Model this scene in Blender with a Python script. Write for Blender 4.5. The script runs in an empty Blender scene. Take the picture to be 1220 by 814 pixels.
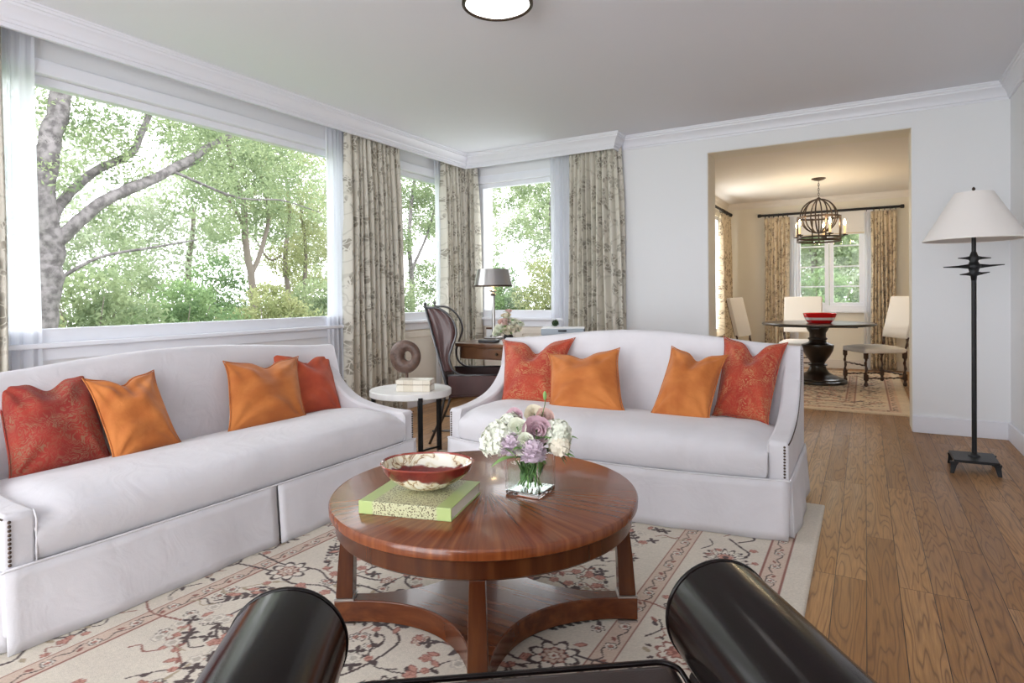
import bpy, bmesh, math, random
import numpy as np
from mathutils import Vector, Matrix
PI = math.pi
SC = bpy.context.scene
COL = SC.collection
rnd = random.Random(7)

# ------------------------------------------------------------------ camera, world, lights, exposure
cam_data = bpy.data.cameras.new('camera')
cam_data.lens = 36 * 726.7 / 1220
cam_data.sensor_width = 36
cam_data.shift_y = -46.7 / 1220
cam_data.clip_start = 0.02
cam_data.clip_end = 200
cam = bpy.data.objects.new('camera', cam_data)
COL.objects.link(cam)
SC.camera = cam
yaw, pitch, roll = math.radians(30.08), math.radians(-.61), math.radians(-.62)
fw = Vector((-math.sin(yaw) * math.cos(pitch), math.cos(yaw) * math.cos(pitch), math.sin(pitch)))
r0 = Vector((math.cos(yaw), math.sin(yaw), 0))
u0 = r0.cross(fw)
rr = r0 * math.cos(roll) + u0 * math.sin(roll)
uu = -r0 * math.sin(roll) + u0 * math.cos(roll)
cam.matrix_world = Matrix(((rr.x, uu.x, -fw.x, 0), (rr.y, uu.y, -fw.y, 0), (rr.z, uu.z, -fw.z, 1.03), (0, 0, 0, 1)))

SC.view_settings.view_transform = 'Standard'
SC.view_settings.look = 'None'
SC.view_settings.gamma = 1
SC.view_settings.use_curve_mapping = False
SC.view_settings.exposure = 0.80
SC.cycles.use_denoising = True
SC.cycles.max_bounces = 10
SC.cycles.diffuse_bounces = 6
SC.cycles.transparent_max_bounces = 24
SC.cycles.sample_clamp_indirect = 6

world = bpy.data.worlds.new('sky')
SC.world = world
world.use_nodes = True
wn = world.node_tree
bg = wn.nodes['Background']
bg.inputs[0].default_value = (0.93, 0.965, 1.0, 1)
bg.inputs[1].default_value = 3.2


def area(name, loc, target, sx, sy, power, color=(1, 1, 1), portal=False):
    l = bpy.data.lights.new(name, 'AREA')
    l.shape = 'RECTANGLE'
    l.size, l.size_y, l.energy, l.color = sx, sy, power, color
    l.cycles.is_portal = portal
    o = bpy.data.objects.new(name, l)
    COL.objects.link(o)
    o.location = loc
    o.rotation_euler = (Vector(target) - Vector(loc)).to_track_quat('-Z', 'Y').to_euler()
    return o


# daylight coming in: sky portals in the window openings
area('sky_portal', (-3.78, 2.38, 1.5), (0, 2.38, 1.5), 2.7, 1.5, 1, portal=True)
area('sky_portal', (-3.78, 4.5, 1.5), (0, 4.5, 1.5), 1.4, 1.5, 1, portal=True)
area('sky_portal', (-3.0, 5.62, 1.5), (-3.0, 0, 1.5), 1.1, 1.34, 1, portal=True)
area('sky_portal', (-1.3, -2.36, 1.3), (-1.3, 3, 1.3), 3.6, 2.2, 1, portal=True)  # portal of the added rear opening
area('sky_portal', (-.42, 9.62, 1.4), (-.42, 0, 1.4), .9, 1.1, 1, portal=True)
area('sky_portal', (-2.02, 8.3, 1.3), (0, 8.3, 1.3), 1.2, 1.6, 1, portal=True)


# rear fill lamp added to brighten the room, set in an added opening
area('rear_fill', (-1.3, -2.38, 1.3), (-1.3, 3, 1.35), 3.5, 2.1, 48, (.95, .97, 1.0))
area('side_daylight', (-1.98, 8.3, 1.35), (0, 8.3, 1.2), 1.1, 1.4, 15, (.97, .98, 1.0))


# ------------------------------------------------------------------ materials
def new_mat(name):
    m = bpy.data.materials.new(name)
    m.use_nodes = True
    nt = m.node_tree
    b = nt.nodes['Principled BSDF']
    return m, nt, b


def pbr(name, color, rough=.5, metal=0, coat=0, spec=.5, sheen=0, bump=None, emit=None, trans=0, ior=1.45, mottle=None):
    """bump=(scale, strength)  mottle=(scale, colour2, contrast)"""
    m, nt, b = new_mat(name)
    b.inputs['Base Color'].default_value = (*color, 1)
    b.inputs['Roughness'].default_value = rough
    b.inputs['Metallic'].default_value = metal
    b.inputs['Coat Weight'].default_value = coat
    b.inputs['Coat Roughness'].default_value = .08
    b.inputs['Specular IOR Level'].default_value = spec
    b.inputs['Sheen Weight'].default_value = sheen
    b.inputs['IOR'].default_value = ior
    if trans:
        b.inputs['Transmission Weight'].default_value = trans
    if emit:
        b.inputs['Emission Color'].default_value = (*emit[0], 1)
        b.inputs['Emission Strength'].default_value = emit[1]
    if bump or mottle:
        tc = nt.nodes.new('ShaderNodeTexCoord')
    if bump:
        n = nt.nodes.new('ShaderNodeTexNoise')
        n.inputs['Scale'].default_value = bump[0]
        n.inputs['Detail'].default_value = 4
        bp = nt.nodes.new('ShaderNodeBump')
        bp.inputs['Strength'].default_value = bump[1]
        bp.inputs['Distance'].default_value = .004
        nt.links.new(tc.outputs['Object'], n.inputs['Vector'])
        nt.links.new(n.outputs['Fac'], bp.inputs['Height'])
        nt.links.new(bp.outputs[0], b.inputs['Normal'])
    if mottle:
        n = nt.nodes.new('ShaderNodeTexNoise')
        n.inputs['Scale'].default_value = mottle[0]
        n.inputs['Detail'].default_value = 5
        mx = ramp(nt, n.outputs['Fac'], [(.5 - .5 / mottle[2], color), (.5 + .5 / mottle[2], mottle[1])])
        nt.links.new(tc.outputs['Object'], n.inputs['Vector'])
        nt.links.new(mx, b.inputs['Base Color'])
    return m


def ramp(nt, fac, stops, interp='LINEAR'):
    r = nt.nodes.new('ShaderNodeValToRGB')
    r.color_ramp.interpolation = interp
    e = r.color_ramp.elements
    while len(e) < len(stops):
        e.new(.5)
    for k, (p, c) in enumerate(stops):
        e[k].position = min(1, max(0, p))
        e[k].color = (*c, 1) if len(c) == 3 else c
    nt.links.new(fac, r.inputs[0])
    return r.outputs[0]


def mapping(nt, scale=(1, 1, 1), rot=(0, 0, 0), coord='Object', loc=(0, 0, 0)):
    tc = nt.nodes.new('ShaderNodeTexCoord')
    mp = nt.nodes.new('ShaderNodeMapping')
    mp.inputs['Scale'].default_value = scale
    mp.inputs['Rotation'].default_value = rot
    mp.inputs['Location'].default_value = loc
    nt.links.new(tc.outputs[coord], mp.inputs['Vector'])
    return mp.outputs[0]


def tex(nt, kind, vec, **kw):
    n = nt.nodes.new('ShaderNodeTex' + kind)
    nt.links.new(vec, n.inputs['Vector'])
    for k, v in kw.items():
        if k in n.inputs:
            n.inputs[k].default_value = v
        elif k.replace('_', ' ') in n.inputs:
            n.inputs[k.replace('_', ' ')].default_value = v
        else:
            setattr(n, k, v)
    return n


def mix(nt, fac, a, b, blend='MIX'):
    m = nt.nodes.new('ShaderNodeMix')
    m.data_type = 'RGBA'
    m.blend_type = blend
    if isinstance(fac, (int, float)):
        m.inputs[0].default_value = fac
    else:
        nt.links.new(fac, m.inputs[0])
    for i, v in ((6, a), (7, b)):
        if isinstance(v, tuple):
            m.inputs[i].default_value = (*v, 1)
        else:
            nt.links.new(v, m.inputs[i])
    return m.outputs[2]


def mth(nt, op, a, b=None, c=None):
    m = nt.nodes.new('ShaderNodeMath')
    m.operation = op
    for i, v in enumerate((a, b, c)):
        if v is None:
            continue
        if isinstance(v, (int, float)):
            m.inputs[i].default_value = v
        else:
            nt.links.new(v, m.inputs[i])
    return m.outputs[0]


def add_bump(nt, b, h, strength=.3, dist=.004):
    bp = nt.nodes.new('ShaderNodeBump')
    bp.inputs['Strength'].default_value = strength
    bp.inputs['Distance'].default_value = dist
    nt.links.new(h, bp.inputs['Height'])
    nt.links.new(bp.outputs[0], b.inputs['Normal'])


M = {}
M['wall'] = pbr('wall_paint', (.80, .81, .83), .6, bump=(60, .04))
M['ceiling'] = pbr('ceiling_paint', (.79, .80, .86), .7)
M['trim'] = pbr('trim_paint', (.80, .81, .87), .35)
M['cream'] = pbr('cream_paint', (.80, .75, .64), .6)
M['cream_ceil'] = pbr('cream_ceiling_paint', (.82, .77, .71), .7)
M['panel'] = pbr('panel_warm_lit', (.76, .70, .62), .45)  # beige of the warm light is put into this colour
M['winframe'] = pbr('window_paint', (.84, .86, .92), .35)
M['nail'] = pbr('bronze_nail', (.10, .07, .055), .35, metal=.8)
M['black_iron'] = pbr('black_iron', (.018, .018, .02), .45, metal=.4, bump=(90, .25))
M['bronze'] = pbr('dark_bronze', (.06, .04, .028), .45, metal=.6)
M['espresso'] = pbr('espresso_leather', (.007, .0042, .004), .15, spec=.24, bump=(400, .03))
M['espresso_seat'] = pbr('espresso_seat_leather', (.022, .013, .012), .34, spec=.4, bump=(300, .08), mottle=(6, (.036, .022, .02), 3))
M['oxblood'] = pbr('oxblood_leather', (.050, .016, .016), .38, coat=.25, bump=(200, .1), mottle=(9, (.075, .026, .022), 2))
M['chairsteel'] = pbr('dull_steel', (.12, .12, .125), .35, metal=.85)
M['dark_wood'] = pbr('dark_turned_wood', (.022, .014, .010), .3, coat=.3)
M['dining_wood'] = pbr('walnut_turned_wood', (.06, .025, .014), .35, coat=.2)
M['cream_fabric'] = pbr('ivory_upholstery', (.80, .76, .70), .8, bump=(300, .1))
M['lampshade'] = pbr('white_lampshade', (.86, .82, .79), .7)
M['pewter'] = pbr('brushed_pewter', (.42, .41, .40), .28, metal=.95, bump=(50, .05))
M['steel'] = pbr('brushed_nickel', (.5, .47, .44), .3, metal=.9)
M['stone'] = pbr('white_stone', (.82, .81, .79), .35, mottle=(12, (.7, .69, .67), 2))
M['white'] = pbr('white_plain', (.85, .85, .85), .5)
M['green_cloth'] = None
M['page'] = pbr('page_paper', (.8, .76, .66), .8)
M['red_glaze'] = pbr('red_glaze', (.72, .012, .015), .2, coat=.5)
M['white_glaze'] = pbr('white_glaze', (.85, .8, .8), .2, coat=.5)
M['leaf'] = pbr('bouquet_leaf', (.07, .17, .035), .45)
M['leaf2'] = pbr('bouquet_leaf_light', (.22, .38, .12), .5)
M['stem'] = pbr('bouquet_stem', (.09, .20, .05), .45)
M['petal_white'] = pbr('white_petal', (.82, .84, .72), .6, sheen=.2)
M['petal_cream'] = pbr('cream_petal', (.82, .76, .62), .6, sheen=.2)
M['petal_mauve'] = pbr('mauve_petal', (.62, .42, .48), .6, sheen=.3)
M['petal_lilac'] = pbr('lilac_petal', (.66, .54, .62), .6, sheen=.3)
M['petal_blush'] = pbr('blush_petal', (.76, .54, .49), .6, sheen=.3)
M['printer'] = pbr('blue_grey_box', (.36, .41, .46), .4)
M['printer_dark'] = pbr('dark_grey_box', (.10, .10, .11), .45)
M['black_plastic'] = pbr('black_plastic', (.015, .015, .018), .35)
M['shade_white'] = pbr('white_roman_shade', (.82, .80, .78), .8)
M['lamp_glow'] = pbr('glowing_glass', (.9, .9, .9), .4, emit=((1, .97, .93), 2.2))
M['bulb_glow'] = pbr('warm_bulb', (1, .8, .5), .4, emit=((1, .72, .35), 28))
M['candle'] = pbr('ivory_candle_sleeve', (.75, .6, .4), .6, emit=((1, .6, .25), .35))
M['trunk'] = pbr('grey_bark', (.20, .18, .18), .9, bump=(18, 1.0), mottle=(16, (.085, .075, .075), 4))
M['trunk_dark'] = pbr('brown_bark', (.15, .125, .105), .9, bump=(20, .8))
M['ground_out'] = pbr('garden_ground', (.10, .16, .06), .95)
M['rubber'] = pbr('rubber', (.02, .02, .02), .8)


def leafmat(name, c1, c2):
    m, nt, b = new_mat(name)
    out = nt.nodes['Material Output']
    g = nt.nodes.new('ShaderNodeObjectInfo')
    v = mapping(nt)
    n = tex(nt, 'Noise', v, Scale=3.0, Detail=3)
    c = ramp(nt, n.outputs['Fac'], [(.35, c1), (.65, c2)])
    d = nt.nodes.new('ShaderNodeBsdfDiffuse')
    t = nt.nodes.new('ShaderNodeBsdfTranslucent')
    s = nt.nodes.new('ShaderNodeMixShader')
    s.inputs[0].default_value = .45
    nt.links.new(c, d.inputs[0])
    nt.links.new(c, t.inputs[0])
    nt.links.new(d.outputs[0], s.inputs[1])
    nt.links.new(t.outputs[0], s.inputs[2])
    nt.links.new(s.outputs[0], out.inputs[0])
    return m


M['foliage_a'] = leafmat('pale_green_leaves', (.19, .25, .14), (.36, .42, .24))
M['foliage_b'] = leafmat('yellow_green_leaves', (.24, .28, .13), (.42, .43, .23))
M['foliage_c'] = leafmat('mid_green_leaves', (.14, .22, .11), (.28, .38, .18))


def sheer():
    m, nt, b = new_mat('sheer_voile')
    out = nt.nodes['Material Output']
    tr = nt.nodes.new('ShaderNodeBsdfTransparent')
    tl = nt.nodes.new('ShaderNodeBsdfTranslucent')
    tl.inputs[0].default_value = (.86, .88, .93, 1)
    d = nt.nodes.new('ShaderNodeBsdfDiffuse')
    d.inputs[0].default_value = (.86, .88, .92, 1)
    a = nt.nodes.new('ShaderNodeMixShader')
    a.inputs[0].default_value = .5
    nt.links.new(d.outputs[0], a.inputs[1])
    nt.links.new(tl.outputs[0], a.inputs[2])
    s = nt.nodes.new('ShaderNodeMixShader')
    s.inputs[0].default_value = .90
    nt.links.new(tr.outputs[0], s.inputs[1])
    nt.links.new(a.outputs[0], s.inputs[2])
    nt.links.new(s.outputs[0], out.inputs[0])
    return m


M['sheer'] = sheer()


def linen():
    m, nt, b = new_mat('white_sofa_linen')
    v = mapping(nt)
    n1 = tex(nt, 'Noise', v, Scale=3.5, Detail=5, Distortion=.4)
    n2 = tex(nt, 'Noise', v, Scale=240.0, Detail=2)
    n3 = tex(nt, 'Noise', v, Scale=7.0, Detail=3, Distortion=1.2)
    nt.links.new(ramp(nt, n1.outputs['Fac'], [(.32, (.61, .595, .62)), (.68, (.70, .685, .715))]), b.inputs['Base Color'])
    b.inputs['Roughness'].default_value = .85
    b.inputs['Sheen Weight'].default_value = .2
    h = mth(nt, 'ADD', mth(nt, 'MULTIPLY', n3.outputs['Fac'], 2.2), mth(nt, 'MULTIPLY', n2.outputs['Fac'], .10))
    add_bump(nt, b, h, .45, .006)
    return m


M['linen'] = linen()


def pane_mat(name='window_glass', tint=(1, 1, 1), ior=1.3, rough=.02):
    m, nt, b = new_mat(name)
    out = nt.nodes['Material Output']
    tr = nt.nodes.new('ShaderNodeBsdfTransparent')
    gl = nt.nodes.new('ShaderNodeBsdfGlossy')
    gl.inputs['Roughness'].default_value = rough
    tr.inputs[0].default_value = (*tint, 1)
    fr = nt.nodes.new('ShaderNodeFresnel')
    fr.inputs[0].default_value = ior
    s = nt.nodes.new('ShaderNodeMixShader')
    ge = nt.nodes.new('ShaderNodeNewGeometry')
    nt.links.new(mth(nt, 'MULTIPLY', fr.outputs[0], mth(nt, 'SUBTRACT', 1.0, ge.outputs['Backfacing'])), s.inputs[0])
    nt.links.new(tr.outputs[0], s.inputs[1])
    nt.links.new(gl.outputs[0], s.inputs[2])
    nt.links.new(s.outputs[0], out.inputs[0])
    return m


M['pane'] = pane_mat()
M['vase_wall'] = pane_mat('vase_wall_glass', (.975, .99, .985), 1.45, 0)
M['water'] = pane_mat('vase_water', (.955, .975, .955), 1.12, 0)
M['vase_foot'] = pane_mat('vase_foot_glass', (.86, .92, .89), 1.06, 0)


def clear_glass(name, tint=(1, 1, 1), ior=1.45):
    m, nt, b = new_mat(name)
    b.inputs['Base Color'].default_value = (*tint, 1)
    b.inputs['Transmission Weight'].default_value = 1
    b.inputs['Roughness'].default_value = 0
    b.inputs['IOR'].default_value = ior
    return m


M['glass'] = clear_glass('thick_glass', (1, 1, 1))


def curtain_mat(name, base, fig, fig2, scale=9):
    m, nt, b = new_mat(name)
    b.inputs['Roughness'].default_value = .75
    b.inputs['Sheen Weight'].default_value = .2
    v = mapping(nt, (1, 1, 1), coord='UV')
    w = tex(nt, 'Noise', v, Scale=7.0, Detail=2)
    vv = nt.nodes.new('ShaderNodeVectorMath')
    vv.operation = 'MULTIPLY_ADD'
    nt.links.new(w.outputs['Color'], vv.inputs[0])
    vv.inputs[1].default_value = (.10, .10, .10)
    nt.links.new(v, vv.inputs[2])
    leaf = tex(nt, 'Voronoi', vv.outputs[0], Scale=scale)
    leaf.feature = 'F1'
    l1 = ramp(nt, leaf.outputs['Distance'], [(.40, (1, 1, 1)), (.50, (0, 0, 0))])
    vein = tex(nt, 'Voronoi', vv.outputs[0], Scale=scale * 2.7)
    vein.feature = 'DISTANCE_TO_EDGE'
    l2 = ramp(nt, vein.outputs['Distance'], [(.05, (0, 0, 0)), (.11, (1, 1, 1))])
    big = tex(nt, 'Noise', v, Scale=3.4, Detail=1)
    l3 = ramp(nt, big.outputs['Fac'], [(.36, (0, 0, 0)), (.46, (1, 1, 1))])
    vine = tex(nt, 'Voronoi', vv.outputs[0], Scale=scale * .55)
    vine.feature = 'DISTANCE_TO_EDGE'
    l4 = ramp(nt, vine.outputs['Distance'], [(.018, (1, 1, 1)), (.035, (0, 0, 0))])
    f = mth(nt, 'MULTIPLY', l1, l2)
    f = mth(nt, 'MULTIPLY', f, l3)
    c = mix(nt, mth(nt, 'MULTIPLY', f, .92), base, fig)
    c = mix(nt, mth(nt, 'MULTIPLY', l4, .5), c, fig2)
    nt.links.new(c, b.inputs['Base Color'])
    return m


M['curtain'] = curtain_mat('floral_curtain', (.64, .61, .53), (.27, .245, .195), (.43, .40, .33), 9)
M['curtain_dining'] = curtain_mat('dining_floral_curtain', (.64, .53, .37), (.17, .115, .07), (.27, .19, .12), 13)


def floor_mat():
    m, nt, b = new_mat('oak_planks')
    v = mapping(nt, (1, 1, 1), (0, 0, PI / 2), loc=(0, 0, 0))   # brick rows run along world Y
    br = tex(nt, 'Brick', v, Scale=1.0, Brick_Width=1.25, Row_Height=.0985, Mortar_Size=.0013, Mortar_Smooth=.1, Bias=0.0)
    br.offset = .37
    br.offset_frequency = 3
    br.inputs['Color1'].default_value = (0, 0, 0, 1)
    br.inputs['Color2'].default_value = (1, 1, 1, 1)
    br.inputs['Mortar'].default_value = (.5, .5, .5, 1)
    # each board gets its own grain
    sh = nt.nodes.new('ShaderNodeVectorMath')
    sh.operation = 'MULTIPLY_ADD'
    nt.links.new(br.outputs['Color'], sh.inputs[0])
    sh.inputs[1].default_value = (11, 7, 5)
    nt.links.new(v, sh.inputs[2])
    st = nt.nodes.new('ShaderNodeVectorMath')
    st.operation = 'MULTIPLY'
    nt.links.new(sh.outputs[0], st.inputs[0])
    st.inputs[1].default_value = (.75, 8, 1)
    n1 = tex(nt, 'Noise', st.outputs[0], Scale=1.5, Detail=2, Distortion=.25)
    rings = mth(nt, 'FRACT', mth(nt, 'MULTIPLY', n1.outputs['Fac'], 15))
    rings = mth(nt, 'ABSOLUTE', mth(nt, 'SUBTRACT', rings, .5))
    ringc = ramp(nt, rings, [(0.0, (1, 1, 1)), (.16, (.25, .25, .25)), (.5, (0, 0, 0))])
    fine = nt.nodes.new('ShaderNodeVectorMath')
    fine.operation = 'MULTIPLY'
    nt.links.new(sh.outputs[0], fine.inputs[0])
    fine.inputs[1].default_value = (6, 140, 1)
    n2 = tex(nt, 'Noise', fine.outputs[0], Scale=1.5, Detail=3)
    base = mix(nt, br.outputs['Color'], (.31, .150, .050), (.46, .245, .095))
    c = mix(nt, mth(nt, 'MULTIPLY', ringc, .75), base, (.12, .052, .022))
    f2 = ramp(nt, n2.outputs['Fac'], [(.35, (1, 1, 1)), (.6, (0, 0, 0))])
    c = mix(nt, mth(nt, 'MULTIPLY', f2, .35), c, (.16, .075, .035))
    c = mix(nt, br.outputs['Fac'], c, (.045, .022, .012))
    nt.links.new(c, b.inputs['Base Color'])
    rg = ramp(nt, n1.outputs['Fac'], [(.3, (.34, .34, .34)), (.7, (.48, .48, .48))])
    nt.links.new(rg, b.inputs['Roughness'])
    h = mth(nt, 'SUBTRACT', mth(nt, 'MULTIPLY', n2.outputs['Fac'], .25), br.outputs['Fac'])
    add_bump(nt, b, h, .35, .002)
    b.inputs['Specular IOR Level'].default_value = .38
    return m


M['floor'] = floor_mat()


def mahogany(name, radial=True, flat=False, k=1.0):
    m, nt, b = new_mat(name)
    if radial:
        tc = nt.nodes.new('ShaderNodeTexCoord')
        sp = nt.nodes.new('ShaderNodeSeparateXYZ')
        nt.links.new(tc.outputs['Object'], sp.inputs[0])
        ang = mth(nt, 'ARCTAN2', sp.outputs[1], sp.outputs[0])
        rad = mth(nt, 'SQRT', mth(nt, 'ADD', mth(nt, 'MULTIPLY', sp.outputs[0], sp.outputs[0]), mth(nt, 'MULTIPLY', sp.outputs[1], sp.outputs[1])))
        cx = nt.nodes.new('ShaderNodeCombineXYZ')
        nt.links.new(mth(nt, 'MULTIPLY', ang, 26), cx.inputs[0])
        nt.links.new(mth(nt, 'MULTIPLY', rad, 2.2), cx.inputs[1])
        vec = cx.outputs[0]
        seg = mth(nt, 'FLOOR', mth(nt, 'MULTIPLY', ang, 16 / (2 * PI)))
        wn2 = nt.nodes.new('ShaderNodeTexWhiteNoise')
        wn2.noise_dimensions = '1D'
        nt.links.new(seg, wn2.inputs['W'])
        var = wn2.outputs['Value']
    else:
        vec = mapping(nt, (30, 30, 2.5) if not flat else (3, 34, 34), (0, 0, .6 if flat else 0))
        var = None
    n = tex(nt, 'Noise', vec, Scale=1.0, Detail=4, Distortion=.3)
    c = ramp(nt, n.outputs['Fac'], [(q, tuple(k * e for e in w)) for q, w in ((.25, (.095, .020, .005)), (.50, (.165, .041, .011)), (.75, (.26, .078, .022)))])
    if var is not None:
        c = mix(nt, mth(nt, 'MULTIPLY', var, .22), c, (.24, .075, .030))
    nt.links.new(c, b.inputs['Base Color'])
    b.inputs['Roughness'].default_value = .26
    b.inputs['Specular IOR Level'].default_value = .35
    b.inputs['Coat Weight'].default_value = .30
    b.inputs['Coat Roughness'].default_value = .07
    return m


M['mahogany_top'] = mahogany('mahogany_radial_veneer', True)
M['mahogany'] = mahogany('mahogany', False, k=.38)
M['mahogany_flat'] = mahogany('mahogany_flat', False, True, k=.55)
M['desk_wood'] = pbr('desk_wood', (.16, .075, .035), .3, coat=.4, mottle=(5, (.09, .035, .018), 2))


def velvet(name, c1, c2, c3=None):
    m, nt, b = new_mat(name)
    b.inputs['Roughness'].default_value = .8
    b.inputs['Sheen Weight'].default_value = .15
    v = mapping(nt, coord='Generated')
    n = tex(nt, 'Noise', v, Scale=3.0, Detail=3)
    c = ramp(nt, n.outputs['Fac'], [(.35, c1), (.65, c2)])
    if c3:
        w = tex(nt, 'Noise', v, Scale=5.0, Detail=1, Distortion=.4)
        vv = nt.nodes.new('ShaderNodeVectorMath')
        vv.operation = 'MULTIPLY_ADD'
        nt.links.new(w.outputs['Color'], vv.inputs[0])
        vv.inputs[1].default_value = (.35, .35, .35)
        nt.links.new(v, vv.inputs[2])
        a = tex(nt, 'Noise', vv.outputs[0], Scale=9.0, Detail=1, Distortion=2.2)
        fr = mth(nt, 'ABSOLUTE', mth(nt, 'SUBTRACT', mth(nt, 'FRACT', mth(nt, 'MULTIPLY', a.outputs['Fac'], 4)), .5))
        f = ramp(nt, fr, [(.12, (1, 1, 1)), (.26, (0, 0, 0))])
        big = tex(nt, 'Noise', v, Scale=4.2, Detail=1)
        g = ramp(nt, big.outputs['Fac'], [(.40, (.25, .25, .25)), (.6, (.9, .9, .9))])
        c = mix(nt, mth(nt, 'MULTIPLY', f, g), c, c3)
    nt.links.new(c, b.inputs['Base Color'])
    n2 = tex(nt, 'Noise', v, Scale=11.0, Detail=3, Distortion=.8)
    add_bump(nt, b, n2.outputs['Fac'], .35, .006)
    return m


M['orange'] = velvet('orange_suede', (.42, .115, .016), (.56, .185, .038))
M['orange_red'] = velvet('rust_orange_suede', (.40, .055, .018), (.52, .09, .03))
M['damask'] = velvet('red_damask', (.35, .028, .012), (.45, .052, .020), (.46, .20, .085))
M['damask_dark'] = velvet('dark_red_damask', (.26, .017, .010), (.37, .034, .016), (.27, .13, .07))


def marbled(name, outer):
    m, nt, b = new_mat(name)
    v = mapping(nt)
    n = tex(nt, 'Noise', v, Scale=13.0, Detail=5, Distortion=1.8)
    c = ramp(nt, n.outputs['Fac'], [(.30, (.62, .56, .40)), (.42, (.80, .76, .62)), (.485, (.66, .55, .34)), (.51, (.20, .075, .03)), (.54, (.70, .62, .44)), (.62, (.84, .81, .70)), (.8, (.86, .84, .76))])
    sp = nt.nodes.new('ShaderNodeSeparateXYZ')
    nt.links.new(v, sp.inputs[0])
    w = tex(nt, 'Noise', v, Scale=16.0, Detail=2)
    zz = mth(nt, 'ADD', sp.outputs[2], mth(nt, 'MULTIPLY', mth(nt, 'SUBTRACT', w.outputs['Fac'], .5), .075 if outer else .05))
    lim = .046 if outer else .045
    f = ramp(nt, zz, [(lim - .0012, (0, 0, 0)), (lim + .0012, (1, 1, 1))])
    ox = ramp(nt, n.outputs['Fac'], [(.3, (.10, .012, .010)), (.7, (.22, .03, .022))])
    c = mix(nt, f, c, ox) if outer else mix(nt, f, ox, c)
    nt.links.new(c, b.inputs['Base Color'])
    b.inputs['Roughness'].default_value = .10
    b.inputs['Coat Weight'].default_value = .6
    add_bump(nt, b, n.outputs['Fac'], .5, .004)
    return m


M['marbled_in'] = marbled('marbled_glaze_inside', False)
M['marbled'] = marbled('marbled_glaze', True)
M['oxblood_glaze'] = pbr('oxblood_glass', (.20, .025, .02), .08, coat=.8, mottle=(14, (.30, .05, .03), 3))


def book_mat():
    m, nt, b = new_mat('green_patterned_cover')
    v = mapping(nt)
    n = tex(nt, 'Voronoi', v, Scale=190.0)
    sp = nt.nodes.new('ShaderNodeSeparateXYZ')
    nt.links.new(v, sp.inputs[0])
    r = mth(nt, 'ABSOLUTE', sp.outputs[0])
    mask = ramp(nt, r, [(.092, (1, 1, 1)), (.098, (0, 0, 0))])
    dots = ramp(nt, n.outputs['Distance'], [(.34, (1, 1, 1)), (.42, (0, 0, 0))])
    fld = mix(nt, mask, (.40, .50, .19), (.50, .50, .30))
    c = mix(nt, mth(nt, 'MULTIPLY', mask, dots), fld, (.10, .075, .035))
    nt.links.new(c, b.inputs['Base Color'])
    b.inputs['Roughness'].default_value = .35
    return m


M['book'] = book_mat()
M['book_green'] = pbr('lime_green_cover', (.42, .54, .15), .4)


def shell_mat():
    m, nt, b = new_mat('bone_inlay')
    v = mapping(nt)
    br = tex(nt, 'Brick', v, Scale=1.0, Brick_Width=.06, Row_Height=.025, Mortar_Size=.0008)
    br.inputs['Color1'].default_value = (.80, .77, .68, 1)
    br.inputs['Color2'].default_value = (.55, .47, .34, 1)
    br.inputs['Mortar'].default_value = (.4, .34, .26, 1)
    n = tex(nt, 'Noise', v, Scale=40.0, Detail=4)
    c = mix(nt, mth(nt, 'MULTIPLY', n.outputs['Fac'], .5), br.outputs['Color'], (.84, .80, .72))
    nt.links.new(c, b.inputs['Base Color'])
    b.inputs['Roughness'].default_value = .3
    return m


M['shell'] = shell_mat()
M['carved'] = pbr('carved_brown_wood', (.060, .032, .022), .42, bump=(70, .9), mottle=(34, (.13, .075, .055), 2.5))


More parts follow.
